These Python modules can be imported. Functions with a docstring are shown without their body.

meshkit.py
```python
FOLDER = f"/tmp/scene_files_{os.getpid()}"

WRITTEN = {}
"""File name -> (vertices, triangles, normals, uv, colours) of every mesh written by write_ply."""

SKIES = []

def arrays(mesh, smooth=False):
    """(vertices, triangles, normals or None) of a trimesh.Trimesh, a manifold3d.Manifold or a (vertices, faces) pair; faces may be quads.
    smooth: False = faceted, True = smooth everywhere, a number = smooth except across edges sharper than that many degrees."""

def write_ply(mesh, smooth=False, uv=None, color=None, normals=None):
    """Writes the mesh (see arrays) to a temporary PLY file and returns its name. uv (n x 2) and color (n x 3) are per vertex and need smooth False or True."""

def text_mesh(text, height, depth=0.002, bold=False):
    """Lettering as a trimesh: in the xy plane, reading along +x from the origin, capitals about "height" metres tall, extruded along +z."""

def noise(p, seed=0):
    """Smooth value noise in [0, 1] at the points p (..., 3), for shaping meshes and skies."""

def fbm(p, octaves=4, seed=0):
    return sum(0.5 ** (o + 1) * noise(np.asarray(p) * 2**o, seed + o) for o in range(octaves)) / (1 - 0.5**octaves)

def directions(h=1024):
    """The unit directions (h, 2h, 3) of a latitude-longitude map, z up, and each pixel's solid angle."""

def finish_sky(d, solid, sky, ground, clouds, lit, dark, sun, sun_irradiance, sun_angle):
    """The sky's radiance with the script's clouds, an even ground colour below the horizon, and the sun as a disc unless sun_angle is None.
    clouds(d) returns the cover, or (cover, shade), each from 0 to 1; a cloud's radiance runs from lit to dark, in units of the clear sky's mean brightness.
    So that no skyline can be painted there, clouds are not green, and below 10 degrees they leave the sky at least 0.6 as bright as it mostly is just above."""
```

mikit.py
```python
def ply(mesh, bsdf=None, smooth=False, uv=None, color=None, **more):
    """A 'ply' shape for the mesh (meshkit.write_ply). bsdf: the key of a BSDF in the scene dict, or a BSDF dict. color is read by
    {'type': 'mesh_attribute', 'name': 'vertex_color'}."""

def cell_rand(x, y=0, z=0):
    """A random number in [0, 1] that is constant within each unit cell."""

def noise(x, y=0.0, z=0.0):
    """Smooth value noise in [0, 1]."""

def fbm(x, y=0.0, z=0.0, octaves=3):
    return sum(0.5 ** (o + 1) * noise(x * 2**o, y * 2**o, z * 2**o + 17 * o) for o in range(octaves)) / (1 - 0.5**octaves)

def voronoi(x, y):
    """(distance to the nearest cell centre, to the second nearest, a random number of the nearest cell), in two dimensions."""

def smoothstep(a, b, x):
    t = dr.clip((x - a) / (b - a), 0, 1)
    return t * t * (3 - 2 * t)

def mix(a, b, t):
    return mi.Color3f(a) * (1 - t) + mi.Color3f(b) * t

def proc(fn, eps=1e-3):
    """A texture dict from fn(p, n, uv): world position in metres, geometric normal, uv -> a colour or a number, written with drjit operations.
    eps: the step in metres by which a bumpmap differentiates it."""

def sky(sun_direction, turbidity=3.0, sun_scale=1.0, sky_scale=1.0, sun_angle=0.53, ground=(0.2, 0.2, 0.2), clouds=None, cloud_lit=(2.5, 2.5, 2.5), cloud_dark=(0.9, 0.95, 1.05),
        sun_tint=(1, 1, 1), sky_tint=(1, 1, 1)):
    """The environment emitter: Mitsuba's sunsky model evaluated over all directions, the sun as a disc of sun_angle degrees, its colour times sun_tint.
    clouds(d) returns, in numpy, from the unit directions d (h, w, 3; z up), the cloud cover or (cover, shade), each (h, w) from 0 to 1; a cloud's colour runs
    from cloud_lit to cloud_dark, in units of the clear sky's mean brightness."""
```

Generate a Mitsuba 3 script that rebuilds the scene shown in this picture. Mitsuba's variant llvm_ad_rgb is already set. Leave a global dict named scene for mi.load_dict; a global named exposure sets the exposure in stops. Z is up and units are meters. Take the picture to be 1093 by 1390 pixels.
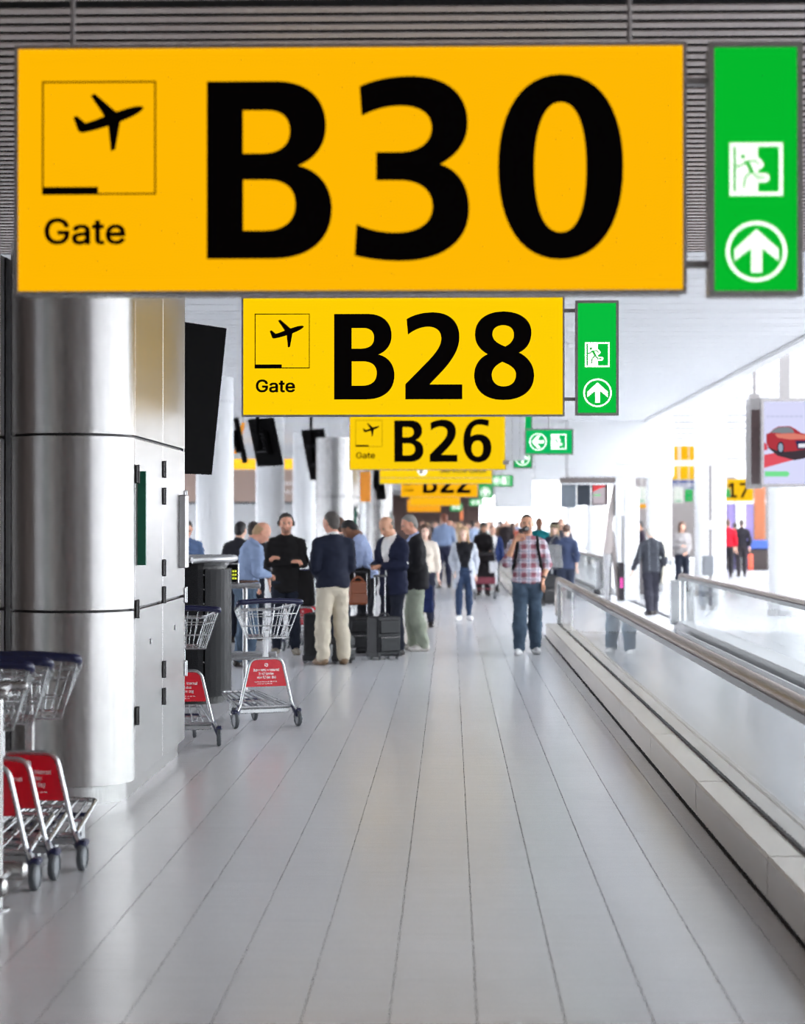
import math, random
import numpy as np, trimesh, drjit as dr, mitsuba as mi
from shapely.geometry import Polygon, LineString, Point, box as sbox
from shapely import affinity
from shapely.ops import unary_union
import manifold3d as m3
import meshkit, mikit
from mikit import proc, noise, fbm, mix, smoothstep

T = mi.ScalarTransform4f
scene, labels = {}, {}
rng = random.Random(7)

# ------------------------------------------------------------------ camera, sky, exposure
F, CX, CY, VX, VY, EYE = 2700.0, 546.5, 695.0, 612.0, 710.0, 1.68
YAW = math.atan((VX - CX) / F)
PITCH = math.atan((VY - CY) / math.hypot(F, VX - CX))
FWD = np.array([-math.sin(YAW) * math.cos(PITCH), math.cos(YAW) * math.cos(PITCH), math.sin(PITCH)])
RGT = np.array([math.cos(YAW), math.sin(YAW), 0.0])
UPV = np.cross(RGT, FWD)
scene['camera'] = {
    'type': 'thinlens', 'fov': math.degrees(2 * math.atan(CX / F)), 'fov_axis': 'x',
    'aperture_radius': 0.015, 'focus_distance': 14.2, 'near_clip': 0.1, 'far_clip': 2000.0,
    'to_world': T().look_at(origin=[0, 0, EYE], target=(np.array([0, 0, EYE]) + FWD).tolist(), up=[0, 0, 1])}
exposure = 0.0
SKY = 138.0
scene['sky'] = mikit.sky([0.75, 0.25, 0.6], turbidity=4.0, sun_scale=0.0, sky_scale=SKY * 0.36, ground=(0.45, 0.46, 0.48),
                         clouds=lambda d: (np.full(d.shape[:2], 0.93), 0.25 * meshkit.fbm(d * 3.0, 3)),
                         cloud_lit=(1.62, 1.66, 1.72), cloud_dark=(1.1, 1.14, 1.2))


def at(px, py, Y):
    """World point on the plane y = Y that the given picture point looks at."""
    d = FWD * F + RGT * (px - CX) - UPV * (py - CY)
    return np.array([0, 0, EYE]) + d * (Y / d[1])


# ------------------------------------------------------------------ materials
_mats = {}


def mat(name, d):
    scene['bsdf_' + name] = d
    return 'bsdf_' + name


def rgb(c):
    return {'type': 'rgb', 'value': [float(x) for x in c]}


def lin(r, g, b):
    f = lambda v: (v / 255 / 12.92) if v / 255 < 0.04045 else ((v / 255 + 0.055) / 1.055) ** 2.4
    return (f(r), f(g), f(b))


def paint(r, g, b, rough=0.5, metal=0.0, spec=0.5, sheen=0.0):
    """A plain material of this sRGB colour, made once."""
    key = (r, g, b, rough, metal, spec, sheen)
    if key not in _mats:
        d = {'type': 'principled', 'base_color': rgb(lin(r, g, b)), 'roughness': rough, 'metallic': metal, 'specular': spec}
        if sheen:
            d['sheen'] = sheen
        _mats[key] = mat('paint_%d' % len(_mats), {'type': 'twosided', 'bsdf': d})
    return _mats[key]


def cloth(r, g, b):
    return paint(r, g, b, 0.85, 0.0, 0.2)


def glow(r, g, b, k=1.0):
    """What a lit face gives off, as an entry of the shape."""
    return {'emitter': {'type': 'area', 'radiance': rgb([v * k for v in lin(r, g, b)])}}


def tile_colour(p, n, uv):
    streak = noise(p.x * 3.0, p.y * 160.0, 0.0) * 0.5 + noise(p.x * 9.0, p.y * 420.0, 3.0) * 0.5
    big = fbm(p.x * 0.9, p.y * 0.5, 1.0)
    v = 0.92 + 0.14 * (streak - 0.5) + 0.08 * (big - 0.5)
    return mi.Color3f(0.53, 0.53, 0.545) * v


def dimmed_tile_colour(p, n, uv):  # same floor, colour darkened to offset the strong daylight in the bay
    return mi.Color3f(0.30, 0.305, 0.32) * (0.95 + 0.1 * fbm(p.x * 0.9, p.y * 0.5, 1.0))


def tile_rough(p, n, uv):
    return 0.16 + 0.08 * noise(p.x * 2.5, p.y * 120.0, 5.0) + 0.04 * fbm(p.x * 1.3, p.y * 1.3, 2.0)


M_TILE = mat('tile', {'type': 'principled', 'base_color': proc(tile_colour), 'roughness': proc(tile_rough), 'specular': 0.7})
M_DIMMED_TILE = mat('pale_tile', {'type': 'principled', 'base_color': proc(dimmed_tile_colour), 'roughness': 0.22, 'specular': 0.6})
M_GROUT = paint(58, 58, 62, 0.8)


def steel(au, av, c=(0.55, 0.54, 0.53)):
    return {'type': 'twosided', 'bsdf': {'type': 'roughconductor', 'distribution': 'ggx', 'material': 'none', 'alpha_u': au, 'alpha_v': av, 'specular_reflectance': rgb(c)}}


M_STEEL = mat('steel_brushed', steel(0.055, 0.32))
M_STEEL_FLAT = mat('steel_flat', steel(0.11, 0.11, (0.50, 0.49, 0.485)))
M_CHROME = mat('chrome', steel(0.16, 0.16, (0.56, 0.57, 0.58)))
M_ALU = mat('aluminium', steel(0.28, 0.28, (0.60, 0.60, 0.61)))
M_RAIL = mat('rail_metal', steel(0.16, 0.16, (0.56, 0.50, 0.47)))
M_GLASS = mat('pane_glass', {'type': 'thindielectric', 'int_ior': 1.5, 'specular_transmittance': rgb((0.93, 0.97, 0.96))})
M_WINDOW = mat('window_glass', {'type': 'thindielectric', 'int_ior': 1.5})
M_WHITE = paint(226, 227, 228, 0.45)
M_WALL = paint(204, 205, 207, 0.6)
M_CEIL = paint(222, 223, 225, 0.5)
M_SLAT = paint(172, 158, 152, 0.4)
M_VOID = paint(30, 28, 28, 0.9)
M_BLACK = paint(20, 18, 18, 0.5)
M_INK = mat('ink', {'type': 'twosided', 'bsdf': {'type': 'diffuse', 'reflectance': rgb((0.004, 0.003, 0.003))}})
M_BLACKGLOSS = paint(15, 15, 18, 0.22, 0.0, 0.25)
M_MONITOR = paint(8, 7, 8, 0.8, 0.0, 0.04)
M_RUBBER = paint(34, 34, 37, 0.6)
M_TYRE = paint(74, 78, 82, 0.5)
M_FRAME = paint(150, 146, 145, 0.35, 0.5)
M_NAVY = paint(26, 29, 62, 0.35)
M_RED = paint(203, 20, 38, 0.35)
M_PRINT = paint(250, 246, 246, 0.5)
M_GREYW = paint(118, 121, 126, 0.5)


# ------------------------------------------------------------------ scene entries
def numbered(key, used):
    if key not in used:
        return key
    k = 1
    while '%s_%03d' % (key, k) in used:
        k += 1
    return '%s_%03d' % (key, k)


places, taken = {}, set()


def thing(name, label=None, cat=None, group=None, loc=(0, 0, 0), rz=0.0, kind=None, scale=1.0):
    key = numbered(name, taken)
    taken.add(key)
    places[key] = T().translate(list(map(float, loc))).rotate([0, 0, 1], float(rz)).scale(float(scale))
    d = {}
    if label: d['label'] = label
    if cat: d['category'] = cat
    if group: d['group'] = group
    if kind: d['kind'] = kind
    labels[key] = d
    return key


def part(parent, name, mesh, bsdf, smooth=False, label=None, uv=None, kind=None, **more):
    key = numbered(parent + '__' + name, taken)
    taken.add(key)
    root = parent.split('__')[0]
    if isinstance(mesh, dict):
        d = {**mesh, **more}
    else:
        d = mikit.ply(mesh, None, smooth, uv=uv, **more)
    d['bsdf'] = {'type': 'ref', 'id': bsdf}
    d['to_world'] = places[root]
    scene[key] = d
    if label or kind:
        labels[key] = {k: v for k, v in (('label', label), ('kind', kind)) if v}
    return key


def single(name, mesh, bsdf, label=None, cat=None, group=None, kind=None, smooth=False, loc=(0, 0, 0), rz=0.0, **more):
    key = thing(name, label, cat, group, loc, rz, kind)
    d = dict(mesh) if isinstance(mesh, dict) else mikit.ply(mesh, None, smooth, **more)
    d['bsdf'] = {'type': 'ref', 'id': bsdf}
    d['to_world'] = places[key]
    scene[key] = d
    return key


def struct(name, mesh, bsdf, smooth=False, **more):
    return single(name, mesh, bsdf, kind='structure', smooth=smooth, **more)


def dup(root, label, loc, rz=0.0, group=None, scale=1.0, cat=None):
    """A copy of a thing with copies of its parts."""
    base = root
    while base[-4:-3] == '_' and base[-3:].isdigit():
        base = base[:-4]
    src = labels[root]
    new = thing(base, label, cat or src.get('category'), group or src.get('group'), loc, rz, src.get('kind'), scale)
    for k in [k for k in scene if k.startswith(root + '__')]:
        nk = new + k[len(root):]
        taken.add(nk)
        scene[nk] = {**scene[k], 'to_world': places[new]}
        if k in labels:
            labels[nk] = dict(labels[k])
    return new


# ------------------------------------------------------------------ meshes
def cat(*ms):
    out = []
    for m in ms:
        out.extend(m if isinstance(m, (list, tuple)) else [m])
    return trimesh.util.concatenate(out)


def box(x0, x1, y0, y1, z0, z1):
    return trimesh.creation.box(bounds=[[min(x0, x1), min(y0, y1), min(z0, z1)], [max(x0, x1), max(y0, y1), max(z0, z1)]])


def cbox(x0, x1, y0, y1, z0, z1, c=0.005):
    """A box with chamfered edges."""
    lo, hi = np.array([x0, y0, z0], float), np.array([x1, y1, z1], float)
    lo, hi = np.minimum(lo, hi), np.maximum(lo, hi)
    c = min(c, 0.49 * (hi - lo).min())
    pts = []
    for sx in (0, 1):
        for sy in (0, 1):
            for sz in (0, 1):
                q = np.where([sx, sy, sz], hi, lo)
                s = np.where([sx, sy, sz], -1, 1) * c
                for k in range(3):
                    o = q + s
                    o[k] = q[k]
                    pts.append(o)
    return trimesh.convex.convex_hull(np.array(pts))


def rbox(x0, x1, y0, y1, z0, z1, r, n=10):
    """A box with round edges."""
    ps = [m3.Manifold.sphere(r, n).translate((x, y, z)) for x in (x0 + r, x1 - r) for y in (y0 + r, y1 - r) for z in (z0 + r, z1 - r)]
    return tm(m3.Manifold.batch_hull(ps))


def tm(man):
    m = man.to_mesh()
    return trimesh.Trimesh(np.array(m.vert_properties)[:, :3], np.array(m.tri_verts), process=False)


def tube(points, r, sides=8, closed=False):
    """A round bar along a polyline, capped."""
    p = np.asarray(points, float)
    n = len(p)
    if closed:
        t = np.roll(p, -1, 0) - np.roll(p, 1, 0)
    else:
        t = np.gradient(p, axis=0)
    t /= np.linalg.norm(t, axis=1, keepdims=True) + 1e-12
    up = np.array([0, 0, 1.0]) if abs(t[0][2]) < 0.9 else np.array([1.0, 0, 0])
    a = np.cross(t[0], up); a /= np.linalg.norm(a)
    rings = []
    rr = np.broadcast_to(r, (n,))
    for i in range(n):
        a = a - t[i] * (a @ t[i]); a /= np.linalg.norm(a) + 1e-12
        b = np.cross(t[i], a)
        ang = np.arange(sides) * 2 * np.pi / sides
        rings.append(p[i] + rr[i] * (np.cos(ang)[:, None] * a + np.sin(ang)[:, None] * b))
    v = np.vstack(rings)
    f = []
    for i in range(n if closed else n - 1):
        j = (i + 1) % n
        for k in range(sides):
            l = (k + 1) % sides
            f += [[i * sides + k, i * sides + l, j * sides + l], [i * sides + k, j * sides + l, j * sides + k]]
    if not closed:
        v = np.vstack([v, p[0], p[-1]])
        for k in range(sides):
            l = (k + 1) % sides
            f += [[n * sides, l, k], [n * sides + 1, (n - 1) * sides + k, (n - 1) * sides + l]]
    return trimesh.Trimesh(v, np.array(f), process=False)


def bend(pts, r, n=5):
    """The polyline with its corners rounded."""
    p = [np.asarray(q, float) for q in pts]
    out = [p[0]]
    for i in range(1, len(p) - 1):
        u, w = p[i - 1] - p[i], p[i + 1] - p[i]
        k = min(r, 0.45 * np.linalg.norm(u), 0.45 * np.linalg.norm(w))
        A, B = p[i] + u / np.linalg.norm(u) * k, p[i] + w / np.linalg.norm(w) * k
        for s in np.linspace(0, 1, n):
            out.append((1 - s) ** 2 * A + 2 * s * (1 - s) * p[i] + s * s * B)
    out.append(p[-1])
    return np.array(out)


def cyl(p0, p1, r, sides=20, r1=None):
    p0, p1 = np.asarray(p0, float), np.asarray(p1, float)
    return tube([p0, p1], [r, r if r1 is None else r1], sides)


def lathe(profile, sides=40):
    return trimesh.creation.revolve(np.asarray(profile, float), sections=sides)


def flat(shape, depth, origin, u=(1, 0, 0), v=(0, 0, 1)):
    """A plane figure extruded by depth towards the normal u x v... the figure's x runs along u and its y along v."""
    geoms = [g for g in getattr(shape, 'geoms', [shape]) if g.area > 1e-9]
    m = cat([trimesh.creation.extrude_polygon(g, depth, engine='earcut') for g in geoms])
    u, v = np.asarray(u, float), np.asarray(v, float)
    R = np.eye(4)
    R[:3, 0], R[:3, 1], R[:3, 2], R[:3, 3] = u, v, np.cross(u, v), origin
    m.apply_transform(R)
    return m


def path(s, n=12):
    """Polygon of an outline written as M/L/C letters with coordinates (y down)."""
    tok = s.replace(',', ' ').split()
    pts, i, mode, cur = [], 0, None, None
    while i < len(tok):
        if tok[i].isalpha():
            mode = tok[i]; i += 1
            if mode == 'Z':
                continue
        if mode in 'ML':
            cur = np.array([float(tok[i]), float(tok[i + 1])]); i += 2
            pts.append(cur)
        else:
            q = [np.array([float(tok[i + 2 * k]), float(tok[i + 2 * k + 1])]) for k in range(3)]; i += 6
            for t in np.linspace(0, 1, n + 1)[1:]:
                pts.append((1 - t) ** 3 * cur + 3 * t * (1 - t) ** 2 * q[0] + 3 * t * t * (1 - t) * q[1] + t ** 3 * q[2])
            cur = q[2]
    return Polygon(pts).buffer(0)


def text_shape(text, height, bold=True):
    """A lettering mesh in the xz plane facing -y, reading along +x, from the origin; and its width."""
    m = meshkit.text_mesh(text, height, 0.0012, bold)
    m.apply_transform(trimesh.transformations.rotation_matrix(math.pi / 2, [1, 0, 0]))
    return m, m.bounds[1][0]


def fit_text(text, height, width, x, y, z, bold=True, centre=False):
    m, w = text_shape(text, height, bold)
    k = 1.0 if width is None else width / w
    m.apply_transform(np.diag([k, 1, 1, 1]))
    m.apply_translation([x - (w * k / 2 if centre else 0), y, z])
    return m

# ================================================================== the setting
YEND = 150.0
PITCHX, X0T, ROWL, Y0T = 0.2978, 0.0885, 1.2, 8.526
struct('floor', box(-14, 17, -9, YEND + 22, -0.30, -0.003), M_GROUT)


def tile_mesh(x0, x1, y0, y1):
    g, c, h = 0.0017, 0.0008, 0.0005
    a, b = (x0 + g, x1 - g, y0 + c, y1 - c), (x0 + g + h, x1 - g - h, y0 + c + h, y1 - c - h)
    v = [[q[i], q[j], z] for q, z in ((a, -0.004), (a, -h), (b, 0.0)) for i, j in ((0, 2), (1, 2), (1, 3), (0, 3))]
    f = [[8, 9, 10], [8, 10, 11]]
    for L in (0, 4):
        for k in range(4):
            l = (k + 1) % 4
            f += [[L + k, L + l, L + 4 + l], [L + k, L + 4 + l, L + 4 + k]]
    return trimesh.Trimesh(np.array(v), np.array(f), process=False)


cells, rest_tiles = [], []
for r in range(-5, 110):
    ya = Y0T + r * ROWL
    for c in range(-48, 60):
        xa = X0T + c * PITCHX
        xb = xa + PITCHX
        if xa < 1.39 < xb:
            xb = 1.392
        elif 1.39 <= xa < 3.78:
            continue
        if xa < -13.5 or xb > 16.9 or (ya > 70 and (abs(xa) > 8)):
            continue
        cells.append((xa, xb, ya, ya + ROWL))


def in_view(c):
    xm, ym = (c[0] + c[1]) / 2, (c[2] + c[3]) / 2
    lo, hi = ym * (-640 / F), ym * (510 / F)
    return c[3] > 6.4 and lo < xm < hi


shown = sorted([c for c in cells if in_view(c) and c[1] < 1.4], key=lambda c: (c[2], abs(c[0])))[:296]
shown_set = set(shown)
for c in shown:
    part('floor', 'tile', tile_mesh(*c), M_TILE)
part('floor', 'tile_field', cat([tile_mesh(*c) for c in cells if c not in shown_set and c[0] < 3.7]), M_TILE, kind='stuff')
part('floor', 'dimmed_tile_field', cat([tile_mesh(*c) for c in cells if c[0] >= 3.7]), M_DIMMED_TILE, kind='stuff')

# ceiling of linear slats: plenum above, slats below
CZ = 4.0
struct('ceiling', box(-12.2, 4.45, -9, YEND + 22, CZ + 0.14, CZ + 0.3), M_VOID)
part('ceiling', 'panel', cbox(-12.1, 4.35, -8.8, 8.80, CZ, CZ + 0.05, 0.01), M_SLAT)


def slat_mesh(x0, x1, y0, y1):
    P = Polygon([(0, 0.007), (0, 0.002), (0.002, 0), (y1 - y0 - 0.002, 0), (y1 - y0, 0.002), (y1 - y0, 0.007)])
    m = trimesh.creation.extrude_polygon(P, x1 - x0, engine='earcut')
    R = np.eye(4); R[:3, 0], R[:3, 1], R[:3, 2], R[:3, 3] = (0, 1, 0), (0, 0, 1), (1, 0, 0), (x0, y0, CZ)
    return m.apply_transform(R)


y = 8.93
PS = 0.157
while y < 17.0:
    part('ceiling', 'slat', slat_mesh(-12.1, 4.35, y, y + 0.088), M_SLAT)
    y += PS
k = 0
far_panels = []
while y < YEND + 20:
    w = 0.62 if k % 3 else 0.30
    m = slat_mesh(-12.1, 4.35, y, y + w - 0.034)
    if y < 60:
        part('ceiling', 'plank', m, M_CEIL)
    else:
        far_panels.append(m)
    y += w
    k += 1
part('ceiling', 'plank_field', cat(far_panels), M_CEIL, kind='stuff')
struct('trim_1', cbox(4.36, 4.56, -9, YEND, CZ - 0.05, 5.7, 0.02), M_WHITE)

# skylit bay on the right: roof strips with glazing between
struct('window_4', box(4.4, 17.2, -9, -8, 5.7, 5.9), M_WALL)
yb = -8.0
while yb < YEND:
    part('window_4', 'roof_strip', cbox(4.5, 17.2, yb, yb + 2.3, 5.62, 5.85, 0.02), M_WALL)
    part('window_4', 'glazing', (np.array([[4.5, yb + 2.3, 5.72], [17.2, yb + 2.3, 5.72], [17.2, yb + 5, 5.72], [4.5, yb + 5, 5.72]]), np.array([[0, 1, 2, 3]])), M_WINDOW)
    part('window_4', 'glazing_bar', cat([box(x, x + 0.06, yb + 2.3, yb + 5, 5.66, 5.76) for x in (7.6, 10.8, 14.0)]), M_WHITE)
    yb += 5.0


def facade(name, x, y0, y1, z1, step=3.0, sill=0.25, head=None):
    head = head or z1 - 0.2
    struct(name, cbox(x - 0.09, x + 0.09, y0, y1, 0.0, sill, 0.01), M_WALL)
    part(name, 'head_rail', cbox(x - 0.09, x + 0.09, y0, y1, head, z1, 0.01), M_WALL)
    yy = y0
    while yy < y1 - 0.01:
        hw = 0.62 if x > 0 and yy < 30 else 0.04  # wide piers are out of view, they streak the steel cabinet's reflection
        part(name, 'unseen_pier' if hw > 0.1 else 'mullion', cbox(x - 0.08 - hw * .5, x + 0.08, yy - hw, yy + hw, sill, head, 0.01), M_WALL)
        part(name, 'pane', (np.array([[x, yy, sill], [x, yy + step, sill], [x, yy + step, head], [x, yy, head]]), np.array([[0, 1, 2, 3]])), M_WINDOW)
        yy += step


facade('window_1', 16.6, -8.0, 148.0, 5.7, 4.0)
facade('window_2', -12.6, 14.0, 150.0, 4.1, 4.0, 1.1, 2.45)  # glass out of view, kept to a low band so the gate side stays dim
# the corridor's end: glazed right of the corridor, dark doors straight ahead
struct('window_3', cbox(2.4, 16.6, 129.9, 130.1, 0.0, 0.2, 0.01), M_WALL)
for i in range(7):
    xa = 2.4 + i * 2.03
    part('window_3', 'mullion', cbox(xa - 0.05, xa + 0.05, 129.92, 130.08, 0.2, 5.6, 0.01), M_WHITE)
    part('window_3', 'pane', (np.array([[xa, 130, 0.2], [xa + 2.03, 130, 0.2], [xa + 2.03, 130, 5.6], [xa, 130, 5.6]]), np.array([[0, 1, 2, 3]])), M_WINDOW)
struct('wall_end', box(-12.6, 2.4, 165, 165.3, -0.1, 4.2), paint(70, 50, 44, 0.7))
struct('trim_2', cbox(-3.4, 2.2, 150, 150.6, 2.72, 4.0, 0.03), paint(84, 66, 60, 0.7))
M_BROWN = paint(104, 90, 84, 0.6)
struct('wall_near_unseen', box(-12.6, 17, -9.2, -9.0, -0.1, 5.9), M_BROWN)  # unseen, behind the camera, keeps sky light out from there
struct('wall_left_unseen', box(-5.2, -5.0, -9.0, 12.6, -0.1, 4.1), M_BROWN)  # out of view, dark so the near left gets less bounce
streak_tones = [(196, 190, 184), (104, 90, 84), (160, 158, 156), (226, 226, 228), (120, 104, 98), (178, 186, 184)]  # panel tones for the unseen walls, varied to streak the steel cabinet's reflection
for i in range(20):
    part('wall_near_unseen', 'panel', cbox(-12.5 + i * 1.45, -11.1 + i * 1.45, -9.0, -8.95, 0.02, 4.0, .01), paint(*streak_tones[(i * 5 + i // 4) % 6], .5))
for i in range(15):
    part('wall_left_unseen', 'panel', cbox(-5.0, -4.95, -8.9 + i * 1.4, -7.55 + i * 1.4, 0.02, 3.9, .01), paint(*streak_tones[(i * 4 + i // 3 + 1) % 6], .5))
struct('wall_return', box(-12.7, -5.0, 12.5, 12.7, -0.1, 4.1), M_WALL)

struct('wall_lounge', cbox(7.1, 16.6, 77, 77.2, 0, 3.5, .02), paint(116, 110, 108, .6))
# bulkheads under the ceiling at the right
for i, (xa, ya, xb, yb_, Y, dp) in enumerate(((672, 658, 724, 689, 72, 1.2), (770, 604, 915, 648, 45, 0.8), (979, 590, 1036, 624, 52, 1.0), (725, 640, 772, 652, 60, 0.8))):
    A, B = at(xa, ya, Y), at(xb, yb_, Y)
    struct('trim_%d' % (3 + i), cbox(A[0], B[0], Y, Y + dp, B[2], CZ + 0.05 if A[0] < 4.3 else A[2], 0.03), M_WHITE if i != 2 else paint(168, 166, 166, .5))

# ================================================================== round columns
def column(X, Y, d, h, label, group):
    t = thing('round_column', label, 'column', group, (X, Y, 0))
    part(t, 'shaft', lathe([[0, 0.0], [d / 2, 0.0], [d / 2, h], [0, h]], 48), M_WHITE, 40)
    part(t, 'base_ring', lathe([[d / 2 - .01, 0.0], [d / 2 + 0.012, 0.0], [d / 2 + 0.012, 0.11], [d / 2 + 0.004, 0.12], [d / 2 - .01, 0.12]], 48), M_ALU, 30)
    part(t, 'collar', lathe([[d / 2 - .01, h - 0.42], [d / 2 + 0.006, h - 0.42], [d / 2 + 0.006, h - 0.40], [d / 2 - .01, h - 0.40]], 48), M_WALL, 30)
    return t


LC = [(31.6, 'round white column behind the dark gate desk, tallest in view'), (41.3, 'round white column behind the man in headphones'),
      (51.0, 'round white column between the headphone man and the navy jacket man'), (61, 'round white column past the second steel cabinet'),
      (71, 'small round white column behind the man with bowed head'), (81, 'distant round white column on the gate side'), (91, 'farthest round white column on the gate side')]
for Y, lb in LC:
    column(-3.76, Y, 0.6, 4.02, lb, 'white columns on the gate side')
RC = [(36.4, 'broad white column under the car advert screen'), (46.2, 'white column between the lounges sign and gate sign 17'), (57.5, 'white column behind the person in the striped jacket'),
      (69.0, 'white column next to the white and green arrow sign'), (83, 'far white column along the bright windows'), (98, 'farthest white column along the bright windows')]
for Y, lb in RC:
    column(6.0 + (0.15 if Y < 40 else 0), Y, 0.72, 5.65, lb, 'white columns beyond the walkways')

# ================================================================== steel service cabinets
def plan(r, y0, y1, x, inset=0.0):
    """Ground plan of a cabinet: half-round front end, straight flanks."""
    cx, xl = x - r, x - 2 * r
    rr = r - inset
    pts = [(cx + rr * math.cos(a), y0 + rr * math.sin(a)) for a in np.linspace(0, -math.pi, 49)]
    return pts + [(xl + inset, y1 - inset), (x - inset, y1 - inset)]


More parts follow.
